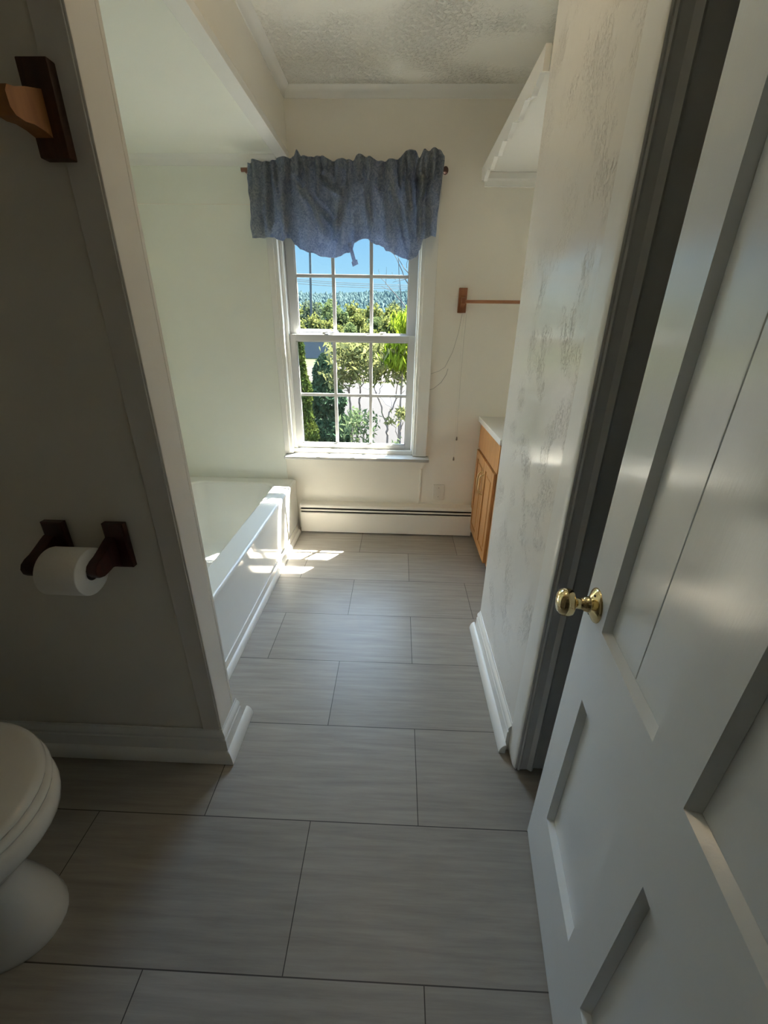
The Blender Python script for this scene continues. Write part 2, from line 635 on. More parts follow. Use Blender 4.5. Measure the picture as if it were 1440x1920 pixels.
# door casing at the near end of that wall
bm = B()
pts = [(.398, .925), (.398, .868), (.4005, .856), (.403, .852), (.407, .852), (.407, .857), (.410, .857), (.410, .850),
       (.414, .848), (.420, .852), (.440, .853), (.446, .849), (.452, .846), (.458, .850), (.460, .862), (.520, .866),
       (.520, .925)]
prism(bm, pts, lambda a, b: (a, b, .012), lambda a, b: (a, b, ZC)); leany(bm)
struct(sharp_smooth(obj('trim_4', bm, 'trim'), 30), 'moulded door casing beside the textured wall')
bm = B(); box(bm, .455, .520, .866, .925, 0, ZC); leany(bm)
struct(obj('wall_jamb', bm, 'trim'))
# closet behind the open door, its shade put into near-black walls
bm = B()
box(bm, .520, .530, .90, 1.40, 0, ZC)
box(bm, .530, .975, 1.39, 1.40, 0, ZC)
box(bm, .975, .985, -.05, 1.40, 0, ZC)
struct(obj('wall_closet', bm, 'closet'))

# wall behind the camera with the doorway, and the hall beyond it
bm = B()
box(bm, XL, -.46, -.17, -.05, 0, ZC)
box(bm, .31, .985, -.17, -.05, 0, ZC)
box(bm, -.46, .31, -.17, -.05, 2.02, ZC)
struct(obj('wall_front', bm, 'hall'))
bm = B(); box(bm, XL, 1.10, -2.32, -2.2, 0, ZC)
struct(obj('wall_hall', bm, 'hall'))


# ---------------------------------------------------------------- mouldings
def mould(name, prof, p0, p1, outdir, mat='trim', label=None, m0=0.0, m1=0.0):
    """prof in (out, z) swept from p0 to p1 (xy); m0/m1 mitre slope along the run per unit of out"""
    d = Vector((p1[0] - p0[0], p1[1] - p0[1], 0)).normalized()
    o = Vector((outdir[0], outdir[1], 0))
    bm = B()
    prism(bm, prof, lambda a, b: Vector((p0[0], p0[1], 0)) + o * a + d * (m0 * a) + Vector((0, 0, b)),
          lambda a, b: Vector((p1[0], p1[1], 0)) + o * a + d * (m1 * a) + Vector((0, 0, b)))
    ob = sharp_smooth(obj(name, bm, mat), 28)
    return struct(ob, label)


BASE = [(0, 0), (.013, 0), (.013, .083), (.0095, .086), (.0095, .092), (.012, .096), (.011, .103), (.007, .109), (.003, .113),
        (.002, .119), (0, .120)]
SHOE = [(.013, 0)] + [(.013 + .021 * math.sin(a), .036 * math.cos(a) + .002) for a in [PI / 2 * (1 - k / 7) for k in range(8)]]
BOTH = BASE
COVE = [(0, 2.262), (.004, 2.262), (.006, 2.267), (.010, 2.280), (.018, 2.290), (.030, 2.296), (.034, 2.300), (0, 2.300)]

# partition front face (faces the camera) and its end face
mould('baseboard_front', BASE, (XL, .866), (-.525, .866), (0, -1), label='painted baseboard under the paper holder', m1=1)
mould('baseboard_front_shoe', SHOE, (XL, .866), (-.525, .866), (0, -1), m1=1)
mould('baseboard_end', BASE, (-.525, .866), (-.525, .985), (1, 0), label='white baseboard around the partition end', m0=-1)
mould('baseboard_end_shoe', SHOE, (-.525, .866), (-.525, 1.025), (1, 0), m0=-1)
mould('baseboard_right', BASE, (.400, .926), (.400, 1.507), (-1, 0), label='white baseboard below the textured wall')
mould('baseboard_right_shoe', SHOE, (.400, .912), (.400, 1.530), (-1, 0))
# ceiling coves
mould('trim_5', COVE, (-.572, YW), (.985, YW), (0, -1), label='cove moulding at the ceiling above the window')
mould('trim_6', COVE, (-.578, .865), (-.578, YW), (1, 0), label='cove moulding between bulkhead and ceiling')
COVE2 = [(a, z - .256) for a, z in COVE]
mould('trim_7', COVE2, (XL, YW - .006), (-.632, YW - .006), (0, -1), label='cove moulding at the tub alcove ceiling')
COVE3 = [(0, 1.930), (.012, 1.930), (.012, 1.952), (.020, 1.960), (.020, 1.985), (0, 1.985)]
# wall battens / seams
bm = B()
box(bm, .158, .168, YW - .006, YW, .20, .452, .002)
struct(obj('trim_8', bm, 'wall'), 'thin vertical batten under the window sill')
bm = B()
box(bm, .174, .180, YW - .002, YW, 1.73, 2.262)
box(bm, -1.39, -.75, YW - .0085, YW - .0055, 1.848, 1.851)
struct(obj('trim_9', bm, 'wall'))

# ================================================================== CEILING LIGHT
LX, LY = -.02, 1.22
lamp = empty('ceiling_light', (LX, LY, ZC))
tag(lamp, 'small round ceiling lamp with a warm glass dome between tub and textured wall', 'ceiling lamp')
bm = B()
lathe(bm, [(.135, 0), (.135, -.012), (.128, -.022), (.112, -.026)], 36)
sharp_smooth(obj('lamp_base', bm, 'sash', lamp), 40)
bm = B()
lathe(bm, [(.110, -.022), (.112, -.034), (.106, -.054), (.088, -.074), (.060, -.088), (.028, -.095), (.002, -.096)], 36)
sharp_smooth(obj('glass_dome', bm, 'lampglow', lamp), 60)

# ================================================================== WINDOW
win = empty('window_1', (-.277, YW, .54))
struct(win, 'white double-hung window with grilles over the driveway view')


def wpart(name, bm, mat, parent=win, smooth=True):
    base = Vector((-.277, YW, .54))
    for v in bm.verts:
        v.co -= base
    o = obj(name, bm, mat, parent)
    if smooth:
        sharp_smooth(o, 30)
    return o


bm = B()
box(bm, -.714, -.680, 2.506, YW, .540, 1.95, .003)
box(bm, .120, .188, 2.506, YW, .540, 1.95, .003)
box(bm, -.714, .188, 2.506, YW, 1.88, 1.95, .003)
wpart('casing', bm, 'trim')
bm = B()   # inner stop beads
box(bm, -.684, -.662, 2.514, 2.556, .540, 1.88, .003)
box(bm, -.662, -.6445, 2.556, 2.572, .560, 1.88, .002)
box(bm, .104, .122, 2.512, 2.556, .540, 1.88, .003)
box(bm, .094, .106, 2.556, 2.572, .560, 1.88, .002)
box(bm, -.662, .104, 2.545, 2.572, .536, .564, .002)
wpart('stop_bead', bm, 'trim')
bm = B()   # jamb liner
box(bm, -.672, -.647, 2.573, YO + .01, .535, 1.88, .002)
box(bm, .095, .118, 2.573, YO + .01, .535, 1.88, .002)
box(bm, -.672, .118, 2.573, YO + .01, 1.845, 1.88, .002)
box(bm, -.672, .118, 2.573, YO + .03, .515, .552, .002)
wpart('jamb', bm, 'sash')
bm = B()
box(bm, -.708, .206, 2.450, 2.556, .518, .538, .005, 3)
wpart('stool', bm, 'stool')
bm = B()
pts = [(-.700, .518), (-.700, .470), (-.690, .452), (.150, .452), (.172, .474), (.186, .480), (.186, .518)]
prism(bm, pts, lambda a, b: (a, 2.508, b), lambda a, b: (a, YW, b))
wpart('apron', bm, 'wall')


def sash(name, x0, x1, z0, z1, gx0, gx1, gz0, gz1, y0, y1, mx, mz, mw):
    bm = B()
    box(bm, x0, gx0, y0, y1, z0, z1, .002)
    box(bm, gx1, x1, y0, y1, z0, z1, .002)
    box(bm, gx0, gx1, y0, y1, z0, gz0, .002)
    box(bm, gx0, gx1, y0, y1, gz1, z1, .002)
    # glazing bead
    for (a, b, c, d) in ((gx0, gx0 + .006, gz0, gz1), (gx1 - .006, gx1, gz0, gz1), (gx0, gx1, gz0, gz0 + .006), (gx0, gx1, gz1 - .006, gz1)):
        box(bm, a, b, y0 + .006, y0 + .014, c, d)
    s = wpart(name, bm, 'sash')
    ym = (y0 + y1) / 2
    bm = B()
    for x in mx:
        box(bm, x - mw, x + mw, ym - .007, ym + .007, gz0, gz1, .002)
    box(bm, gx0, gx1, ym - .0065, ym + .0065, mz - mw * .9, mz + mw * .9, .002)
    wpart('grille', bm, 'sash', s)
    bm = B()
    box(bm, gx0 - .004, gx1 + .004, ym - .0025, ym + .0025, gz0 - .004, gz1 + .004)
    wpart('glass_pane', bm, 'glass', s, False)
    return s


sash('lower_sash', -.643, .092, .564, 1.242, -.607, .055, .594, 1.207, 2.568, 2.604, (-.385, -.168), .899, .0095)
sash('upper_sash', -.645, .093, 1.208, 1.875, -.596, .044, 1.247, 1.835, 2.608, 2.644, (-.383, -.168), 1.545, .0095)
for x in (-.385 - .06, -.105):
    bm = B()
    box(bm, x - .028, x + .028, 2.575, 2.600, 1.242, 1.247, .002)
    lathe(bm, [(.011, 0), (.011, .010), (.006, .014)], 16, (x, 2.588, 1.247))
    box(bm, x - .004, x + .026, 2.580, 2.590, 1.251, 1.259, .003)
    wpart('sash_lock', bm, 'sash')

# exterior head casing
bm = B()
box(bm, -.75, .20, YO, YO + .03, 1.845, 1.96)
box(bm, -.75, -.665, YO, YO + .03, .50, 1.845)
box(bm, .112, .20, YO, YO + .03, .50, 1.845)
struct(obj('trim_10', bm, 'siding'))

# ================================================================== CURTAIN
rod = obj('curtain_rod', tube(B(), [(-.792, 2.455, 1.972), (.186, 2.455, 1.974)], .0085, 14), 'rod', smooth=False)
sharp_smooth(rod, 40)
tag(rod, 'dark wooden curtain rod above the window, round knob at one end', 'curtain rod')
bm = B()
lathe(bm, [(.008, -.006), (.009, 0), (.012, .003), (.0155, .009), (.0165, .015), (.0145, .021), (.009, .026), (.002, .028)], 20,
      (.184, 2.455, 1.974), Vector((1, 0, 0)))
sharp_smooth(obj('finial', bm, 'rod', rod), 60)
for x in (-.765, .170):
    bm = B()
    box(bm, x - .006, x + .006, 2.445, YW, 1.958, 1.966, .001)
    box(bm, x - .010, x + .010, YW - .004, YW, 1.94, 1.99, .001)
    obj('rod_bracket', bm, 'rod', rod)

HEM = [(-.754, 1.684), (-.735, 1.684), (-.71, 1.688), (-.685, 1.694), (-.655, 1.693), (-.63, 1.682), (-.60, 1.678), (-.575, 1.684),
       (-.561, 1.686), (-.545, 1.662), (-.52, 1.643), (-.46, 1.622), (-.40, 1.611), (-.355, 1.606), (-.31, 1.612), (-.275, 1.627),
       (-.257, 1.642), (-.243, 1.676), (-.21, 1.682), (-.174, 1.689), (-.152, 1.674), (-.125, 1.664), (-.095, 1.657),
       (-.078, 1.640), (-.03, 1.618), (.02, 1.605), (.046, 1.602), (.072, 1.612), (.092, 1.645), (.104, 1.690), (.125, 1.694), (.150, 1.700),
       (.168, 1.702)]
TOP = [(-.752, 1.992), (-.70, 1.997), (-.66, 1.996), (-.62, 2.000), (-.575, 2.004), (-.55, 2.010), (-.525, 2.018), (-.505, 2.036),
       (-.485, 2.010), (-.43, 2.016), (-.39, 2.014), (-.36, 2.002), (-.32, 2.005), (-.25, 2.003), (-.21, 2.018), (-.17, 2.010), (-.10, 1.998), (-.05, 2.000),
       (-.02, 2.012), (.01, 2.034), (.05, 2.038), (.07, 2.010), (.09, 2.035), (.11, 2.020), (.13, 2.034), (.16, 2.036), (.186, 2.012)]


def interp(tab, x):
    if x <= tab[0][0]:
        return tab[0][1]
    for (a, b), (c, d) in zip(tab, tab[1:]):
        if x <= c:
            t = (x - a) / (c - a)
            t = t * t * (3 - 2 * t)
            return b + (d - b) * t
    return tab[-1][1]


def sm(a, b, x):
    t = max(0, min(1, (x - a) / (b - a)))
    return t * t * (3 - 2 * t)


def fold(x, v, z):
    # tight gathers at the rod that relax into broad soft pleats
    tight = math.sin(x * 125 + 3.0 * noise.noise(Vector((x * 9, 0, 3)))) * .6 + math.sin(x * 205 + 1.3) * .3
    broad = math.sin(x * 44 + 2.4 * noise.noise(Vector((x * 4, z * 3, 1)))) * .6 + math.sin(x * 71 + z * 11 + 1.0) * .4
    g = math.exp(-((v - .14) / .17) ** 2)
    y = 2.424 + .021 * tight * (g + .06) + .028 * broad * sm(.10, .55, v)
    y += .020 * noise.noise(Vector((x * 11, z * 8, 7))) + .010 * noise.noise(Vector((x * 32, z * 22, 2)))
    # swag creases falling from the gathers toward the dips of the hem
    for (x0, z0, x1, z1, s) in ((-.56, 1.95, -.30, 1.72, .026), (-.50, 1.97, -.36, 1.66, .020), (-.26, 1.97, -.36, 1.64, .022),
                                (-.06, 1.96, .03, 1.64, .024), (.02, 1.95, .05, 1.80, .028), (.10, 1.95, .06, 1.80, .026), (-.18, 1.96, -.15, 1.70, .022),
                                (.088, 1.97, .092, 1.66, .034), (-.42, 1.96, -.26, 1.86, .022), (-.66, 1.96, -.68, 1.70, .020), (-.58, 1.96, -.585, 1.70, .024)):
        ax, az = x1 - x0, z1 - z0
        L2 = ax * ax + az * az
        t = max(0, min(1, ((x - x0) * ax + (z - z0) * az) / L2))
        dd = math.hypot(x - x0 - t * ax, z - z0 - t * az)
        y -= s * (math.exp(-(dd / .013) ** 2) - .5 * math.exp(-((dd - .024) / .012) ** 2)) * sm(0, .2, t) * sm(1.08, .7, t)
    # ruffled heading
    y -= .016 * sm(.10, 0, v) * (.5 + math.sin(x * 61 + 3 * noise.noise(Vector((x * 6, 5, 0)))))
    y -= .040 * sm(0.0, .15, x) * math.exp(-((v - .06) / .10) ** 2)
    lim = 2.4455 if z > 1.955 else 2.4455 + .05 * sm(1.955, 1.86, z)
    return min(y, lim)


NX, NV = 300, 90
bm = B()
rows = []
for j in range(NV + 1):
    v = j / NV
    row = []
    for i in range(NX + 1):
        s = i / NX
        xt = -.752 + s * .938
        xb = -.754 + s * .922
        x = xt + (xb - xt) * v
        zt, zb = interp(TOP, xt), interp(HEM, xb)
        z = zt + (zb - zt) * v
        z += .004 * noise.noise(Vector((x * 30, v * 3, 9)))
        row.append(bm.verts.new((x + .004 * noise.noise(Vector((x * 25, z * 20, 4))), fold(x, v, z), z)))
    rows.append(row)
for a, b in zip(rows, rows[1:]):
    for i in range(NX):
        bm.faces.new((a[i], a[i + 1], b[i + 1], b[i]))
val = obj('curtain_valance', bm, 'fabric', smooth=True)
md = val.modifiers.new('thick', 'SOLIDIFY')
md.thickness = .0012
tag(val, 'gathered grey-blue fabric valance hanging over the window top', 'curtain')
bm = B()
a, b_ = Vector((-.268, 2.425, 1.672)), Vector((-.243, 2.412, 1.594))
c_ = Vector((-.236, 2.410, 1.572))
w = Vector((.0085, 0, .003))
w2 = Vector((.0145, 0, .006))
dep = Vector((0, .002, 0))
loft(bm, [[p - q, p + q, p + q + dep, p - q + dep] for p, q in ((a, w), (b_, w), (b_ + Vector((.001, 0, -.002)), w2), (c_, w2))])
obj('tie_strap', bm, 'fabric', val)

# ================================================================== BATHTUB
TX0, TX1, TY0, TY1 = XL + .006, -.660, .972, YW - .008


def rrect(x0, x1, y0, y1, r, z, n=8):
    pts = []
    for cx, cy, a0 in ((x1 - r, y0 + r, -PI / 2), (x1 - r, y1 - r, 0), (x0 + r, y1 - r, PI / 2), (x0 + r, y0 + r, PI)):
        for k in range(n + 1):
            a = a0 + PI / 2 * k / n
            pts.append((cx + r * math.cos(a), cy + r * math.sin(a), z))
    return pts


bm = B()
ZR = .362
lo = [rrect(TX0, TX1, TY0, TY1, .004, .0)]
lo.append(rrect(TX0, TX1 - .004, TY0, TY1, .004, .30))
for k in range(7):
    a = PI / 2 * k / 6
    e = .014 * (1 - math.cos(a))
    lo.append(rrect(TX0 + e * .3, TX1 - e - .0, TY0 + e * .3, TY1 - e * .3, .006 + e, ZR - .014 + .014 * math.sin(a)))
ix0, ix1, iy0, iy1 = TX0 + .06, TX1 - .100, TY0 + .09, TY1 - .075
for k in range(7):
    a = PI / 2 * k / 6
    e = .016 * math.sin(a)
    lo.append(rrect(ix0 + e, ix1 - e, iy0 + e, iy1 - e, .09, ZR - .016 * (1 - math.cos(a)) + .0005))
for t in (.25, .5, .75, .9):
    e = .016 + .045 * t
    ey = .016 + .16 * t
    lo.append(rrect(ix0 + e, ix1 - e, iy0 + e + .05 * t, iy1 - ey, .10, ZR - .016 - .25 * t))
e, ey = .085, .22
lo.append(rrect(ix0 + e, ix1 - e, iy0 + .09, iy1 - ey, .10, ZR - .295))
e, ey = .13, .28
lo.append(rrect(ix0 + e, ix1 - e, iy0 + .13, iy1 - ey, .08, ZR - .305))
loft(bm, lo, True, True)
tub = sharp_smooth(obj('bathtub', bm, 'tub'), 40)
tag(tub, 'white built-in bathtub in the alcove, sunlight striping its rim', 'bathtub')
bm = B()
lathe(bm, [(.026, 0), (.026, .002), (.020, .004), (.0, .004)], 24, (-1.02, 1.32, ZR - .305))
obj('drain', bm, 'brass_dull', tub)
# strip and quarter round where the apron meets the floor
bm = B(); box(bm, TX1, TX1 + .006, 1.00, 2.455, 0, .062, .0015)
struct(obj('baseboard_tub', bm, 'trim'), 'white strip along the bathtub foot')
SH2 = [(.006, 0)] + [(.006 + .018 * math.sin(a), .026 * math.cos(a) + .001) for a in [PI / 2 * (1 - k / 7) for k in range(8)]]
mould('baseboard_tub_shoe', SH2, (TX1, 1.00), (TX1, 2.455), (1, 0))

# ================================================================== BASEBOARD HEATER
HX0, HX1 = -.632, .514
ht = empty('baseboard_heater', (-.06, 2.50, 0))
tag(ht, 'long cream baseboard heater below the window', 'heater')


def hp(name, pts, mat, x0=HX0, x1=HX1):
    bm = B()
    prism(bm, pts, lambda a, b: (x0 + .06, a - 2.50, b), lambda a, b: (x1 + .06, a - 2.50, b))
    return obj(name, bm, mat, ht)


hp('back_panel', [(2.524, .015), (2.530, .015), (2.530, .203), (2.524, .203)], 'heater_slot_shade')
hp('top_hood', [(2.530, .202), (2.530, .208), (2.468, .208), (2.459, .204), (2.456, .198), (2.456, .187), (2.459, .187), (2.460, .198), (2.468, .203), (2.524, .202)], 'heater')
hp('damper', [(2.456, .1635), (2.456, .1740), (2.459, .1745), (2.462, .1640)], 'heater')
hp('front_cover', [(2.455, .010), (2.455, .148), (2.458, .1505), (2.466, .1505), (2.466, .147), (2.460, .147), (2.460, .014), (2.466, .014), (2.466, .010)], 'heater')
hp('heating_element', [(2.470, .03), (2.522, .03), (2.522, .196), (2.470, .196)], 'heater_slot_shade', HX0 + .006, HX1 - .006)  # solid near-black block keeps the slots dark, shade put into its colour
for x in (HX0, HX1 - .004):
    bm = B(); box(bm, x + .06, x + .064, 2.457 - 2.5, .030, .006, .206, .001)
    obj('end_cap', bm, 'heater', ht)

# ================================================================== VANITY
VX, VY0, VY1 = .522, 1.955, 2.522
van = empty('vanity_cabinet', (.74, 2.24, 0))
tag(van, 'honey oak vanity cabinet with two doors under a white top', 'cabinet')


def vp(name, bm, mat, parent=van, deg=30):
    if parent is van:
        off = Vector((.74, 2.24, 0))
    else:
        off = Vector((.74, 2.24, 0))
    for v in bm.verts:
        v.co -= off
    return sharp_smooth(obj(name, bm, mat, parent), deg)


bm = B()
box(bm, VX, VX + .018, VY0, VY1, .062, .768, .002)
box(bm, VX + .018, .975, VY0, VY0 + .015, .062, .768, .001)
box(bm, VX + .018, .975, VY1 - .015, VY1, .062, .768, .001)
box(bm, .965, .975, VY0 + .015, VY1 - .015, .062, .768, .001)
box(bm, VX + .018, .965, VY0 + .015, VY1 - .015, .062, .078, .001)
box(bm, VX + .05, .975, VY0 + .005, VY1 - .005, 0, .064)
vp('cabinet_body', bm, 'oak')


def vdoor(y0, y1, z0, z1, hy):
    bm = B()
    x0, x1 = VX - .016, VX - .0005
    s = .046
    box(bm, x0, x1, y0, y0 + s, z0, z1, .002)
    box(bm, x0, x1, y1 - s, y1, z0, z1, .002)
    box(bm, x0, x1, y0 + s, y1 - s, z0, z0 + s, .002)
    box(bm, x0, x1, y0 + s, y1 - s, z1 - s, z1, .002)
    d = vp('door', bm, 'oak')
    bm = B()
    box(bm, x0 + .006, x1, y0 + s - .002, y1 - s + .002, z0 + s - .002, z1 - s + .002)
    box(bm, x0 + .002, x0 + .008, y0 + s + .022, y1 - s - .022, z0 + s + .022, z1 - s - .022, .0035)
    vp('panel', bm, 'oak', d)
    bm = B()
    zt, zb = .524, .404
    pts = [(x0, hy, zt), (x0 - .010, hy, zt - .001), (x0 - .021, hy, zt - .012), (x0 - .025, hy, zt - .030), (x0 - .025, hy, zb + .030),
           (x0 - .021, hy, zb + .012), (x0 - .010, hy, zb + .001), (x0, hy, zb)]
    tube(bm, pts, .0042, 10)
    for zz in (zt, zb):
        lathe(bm, [(.009, 0), (.009, .002), (.006, .004)], 14, (x0, hy, zz), Vector((-1, 0, 0)))
    vp('handle', bm, 'brass_dull', d, 50)


vdoor(2.254, 2.500, .070, .600, 2.275)
vdoor(2.004, 2.250, .070, .600, 2.226)
bm = B(); box(bm, VX - .010, VX, 1.975, 2.505, .612, .758, .002)
vp('false_drawer_front', bm, 'oak')

vt = B()
# counter slab with an oval basin: ring of quads from the rectangle to the oval, then the bowl
cx, cy, ra, rb = .735, 2.24, .135, .175
X0, X1, Y0, Y1 = .500, .972, VY0 - .008, YW - .001
n = 48


def rect_pt(a):
    c, s = math.cos(a), math.sin(a)
    tx = ((X1 - cx) if c > 0 else (cx - X0)) / max(abs(c), 1e-6)
    ty = ((Y1 - cy) if s > 0 else (cy - Y0)) / max(abs(s), 1e-6)
    t = min(tx, ty)
    return cx + c * t, cy + s * t


angs = sorted([2 * PI * k / n for k in range(n)] + [math.atan2(y - cy, x - cx) % (2 * PI) for x in (X0, X1) for y in (Y0, Y1)])
ZT = .797
L = [[(*rect_pt(a), ZT - .028) for a in angs], [(*rect_pt(a), ZT - .003) for a in angs]]


def shr(a, e):
    x, y = rect_pt(a)
    return (min(max(x, X0 + e), X1 - e), min(max(y, Y0 + e), Y1 - e))


L.append([(*shr(a, .003), ZT) for a in angs])
for f, z in ((1.10, 0), (1.04, -.001), (1.0, -.004), (.96, -.012), (.88, -.045), (.70, -.085), (.40, -.108), (.10, -.112)):
    L.append([(cx + ra * f * math.cos(a), cy + rb * f * math.sin(a), ZT + z) for a in angs])
loft(vt, L)
box(vt, X1 - .018, X1, Y0, Y1, ZT - .001, ZT + .07, .004)
vo = sharp_smooth(obj('washbasin_counter', vt, 'vtop'), 40)
tag(vo, 'white moulded vanity top with an oval basin on the oak cabinet', 'countertop')

# ================================================================== SHELF ABOVE VANITY
sh = empty('shelf', (.69, 2.03, 1.985))
tag(sh, 'white shelf with a scalloped front edge high above the vanity', 'shelf')
bm = B(); box(bm, .402, .982, 1.580, YW, 1.986, 2.004, .001)
for v in bm.verts: v.co -= Vector((.69, 2.03, 1.985))
obj('shelf_board', bm, 'trim', sh)
bm = B()
top, pts = 2.006, []
y = 1.575
prof = [(1.575, top)]
ny = 150
for k in range(ny + 1):
    y = 1.575 + (YW - 1.575) * k / ny
    ph = ((YW - y) / .155) % 1.0
    s = .016 * abs(math.sin(PI * ph)) ** .7
    s += .010 * math.exp(-((ph - .5) / .10) ** 2)
    prof.append((y, 1.958 - s))
prof.append((YW, top))
prism(bm, prof, lambda a, b: (.384, a, b), lambda a, b: (.401, a, b))
for v in bm.verts: v.co -= Vector((.69, 2.03, 1.985))
sharp_smooth(obj('scalloped_fascia', bm, 'trim', sh), 50)
bm = B()
prism(bm, COVE3, lambda a, b: (.402, YW - a, b), lambda a, b: (.982, YW - a, b))
for v in bm.verts: v.co -= Vector((.69, 2.03, 1.985))
obj('cleat', bm, 'trim', sh)

# ================================================================== TOWEL BAR ON THE WINDOW WALL
tb = empty('towel_bar', (.6, YW, 1.42))
tag(tb, 'wooden towel bar on the wall between window and shelf', 'towel bar')


def tpart(name, bm, mat, parent, off, deg=40):
    for v in bm.verts:
        v.co -= Vector(off)
    return sharp_smooth(obj(name, bm, mat, parent), deg)


for x in (.339, .93):
    bm = B(); box(bm, x - .023, x + .023, YW - .018, YW, 1.364, 1.487, .003)
    bk = tpart('bracket', bm, 'walnut', tb, (.6, YW, 1.42))
    bm = B()
    pr = [(YW - .016, 1.384), (YW - .016, 1.452), (YW - .030, 1.440), (YW - .062, 1.434), (YW - .068, 1.426), (YW - .066, 1.408), (YW - .050, 1.403),
          (YW - .030, 1.396)]
    prism(bm, pr, lambda a, b: (x - .010, a, b), lambda a, b: (x + .010, a, b))
    tpart('arm', bm, 'walnut', bk, (.6, YW, 1.42))
bm = tube(B(), [(.335, YW - .055, 1.418), (.95, YW - .055, 1.420)], .0085, 14)
tpart('bar', bm, 'barwood_x', tb, (.6, YW, 1.42))

# cords hanging from its bracket
def cord(name, pts, r, mat, label, tip=True, cat='cord'):
    o = obj(name, tube(B(), pts, r, 6), mat, smooth=True)
    tag(o, label, cat)
    if tip:
        e = Vector(pts[-1])
        bm = B()
        lathe(bm, [(.001, 0), (.003, -.004), (.0055, -.018), (.0045, -.024), (.001, -.026)], 12, e)
        obj('pull_tip', bm, 'acorn', o, smooth=True)
    return o


YC = YW - .022
cord('pull_cord', [(.366, YC, 1.366), (.364, YC, 1.25), (.366, YC + .008, 1.00), (.3705, YC + .01, .80), (.375, YC + .01, .672)], .0018, 'cord',
     'thin white pull cord hanging from the towel bar bracket, ending higher')
cord('pull_cord', [(.352, YW - .020, 1.366), (.352, YW - .020, 1.20), (.358, YW - .012, .90), (.366, YW - .008, .60), (.367, YW - .008, .540)], .0007, 'cord',
     'thin pull cord whose tip hangs lowest beside the outlet plate')
cord('antenna_wire', [(.345, YW - .004, 1.36), (.332, YW - .004, 1.26), (.309, YW - .004, 1.163), (.27, YW - .004, 1.078), (.235, YW - .004, 1.055),
                      (.190, YW - .004, 1.040)], .0009, 'wire', 'fine wire curving from the towel bar bracket to the window casing', False, 'wire')
cord('antenna_wire', [(.289, YW - .004, 1.070), (.282, YW - .004, 1.040), (.255, YW - .004, .993), (.210, YW - .004, .955), (.190, YW - .004, .950)], .0011, 'wire',
     'short dark wire end sticking out beside the window casing', False, 'wire')

# blank plate
pl = B(); box(pl, .249, .323, YW - .007, YW, .238, .348, .003)
po = sharp_smooth(obj('outlet_plate', pl, 'plate'), 40)
tag(po, 'blank wall plate painted over, low beside the heater', 'wall plate')
for z in (.262, .325):
    bm = B(); lathe(bm, [(.0025, 0), (.0025, .0008), (.001, .0012)], 12, (.287, YW - .007, z), Vector((0, -1, 0)))
    obj('screw', bm, 'acorn', po)

# ================================================================== TOWEL BAR ON THE PARTITION
t2 = empty('towel_bar', (-.85, .866, 1.59))
tag(t2, 'dark wooden towel bar mounted high on the partition wall', 'towel bar')
for x in (-.587, -1.15):
    bm = B(); box(bm, x - .0255, x + .0255, .846, .866, 1.529, 1.655, .002)
    bk = tpart('bracket', bm, 'darkwood', t2, (-.85, .866, 1.59))
    bm = B()
    pr = [(.848, 1.617), (.815, 1.607), (.795, 1.599), (.783, 1.597), (.778, 1.588), (.779, 1.570), (.786, 1.562), (.800, 1.560), (.815, 1.562), (.832, 1.560), (.848, 1.555)]
    prism(bm, pr, lambda a, b: (x - .024 - (.848 - a) * .12, a, b), lambda a, b: (x + .006 - (.848 - a) * .12, a, b))
    tpart('arm', bm, 'maple', bk, (-.85, .866, 1.59))
bm = tube(B(), [(-.602, .795, 1.579), (-1.17, .795, 1.579)], .0100, 14)
tpart('bar', bm, 'maple', t2, (-.85, .866, 1.59))

# ================================================================== PAPER HOLDER
ph = empty('paper_holder', (-.76, .866, .78))
tag(ph, 'dark red wooden toilet paper holder with two wall brackets', 'paper holder')
for x in (-.828, -.678):
    bm = B()
    loft(bm, [[(x - .026, .866, .720), (x + .026, .866, .720), (x + .026, .866, .840), (x - .026, .866, .840)],
              [(x - .026, .852, .720), (x + .026, .852, .720), (x + .026, .852, .840), (x - .026, .852, .840)],
              [(x - .023, .850, .723), (x + .023, .850, .723), (x + .023, .850, .837), (x - .023, .850, .837)]])
    bk = tpart('bracket', bm, 'mahogany', ph, (-.76, .866, .78), 20)
    bm = B()
    ax, hw = (x - .012, .012) if x > -.7 else (x - .014, .014)
    pr = [(.852, .806), (.838, .800), (.818, .790), (.798, .781), (.783, .777), (.770, .770), (.764, .759), (.766, .747), (.774, .738), (.786, .734), (.802, .735), (.820, .738), (.836, .733), (.852, .724)]
    lo_ = []
    for e, xx in ((.003, ax - hw), (0, ax - hw + .003), (0, ax + hw - .003), (.003, ax + hw)):
        cy_, cz_ = .81, .762
        lo_.append([(xx, cy_ + (p_ - cy_) * (1 - e * 14), cz_ + (q_ - cz_) * (1 - e * 14)) for p_, q_ in pr])
    loft(bm, lo_)
    tpart('arm', bm, 'mahogany', bk, (-.76, .866, .78), 40)
bm = tube(B(), [(-.835, .785, .755), (-.692, .785, .755)], .0125, 16)
tpart('roller', bm, 'mahogany', ph, (-.76, .866, .78))
bm = B()
R = .056
n = 40
prof = [(.0205, 0), (R - .002, 0), (R, .002), (R, .093), (R - .002, .095), (.0205, .095)]
L = []
for r_, h in prof:
    L.append([(-.797 + h, .785 + r_ * math.cos(2 * PI * k / n), .748 + r_ * math.sin(2 * PI * k / n)) for k in range(n)])
L.append(L[0])
rowv = [[bm.verts.new(p) for p in q] for q in L[:-1]]
for a, b in zip(rowv, rowv[1:] + rowv[:1]):
    for i in range(n):
        j = (i + 1) % n
        bm.faces.new((a[i], a[j], b[j], b[i]))
roll = sharp_smooth(obj('toilet_paper_roll', bm, 'paper'), 50)
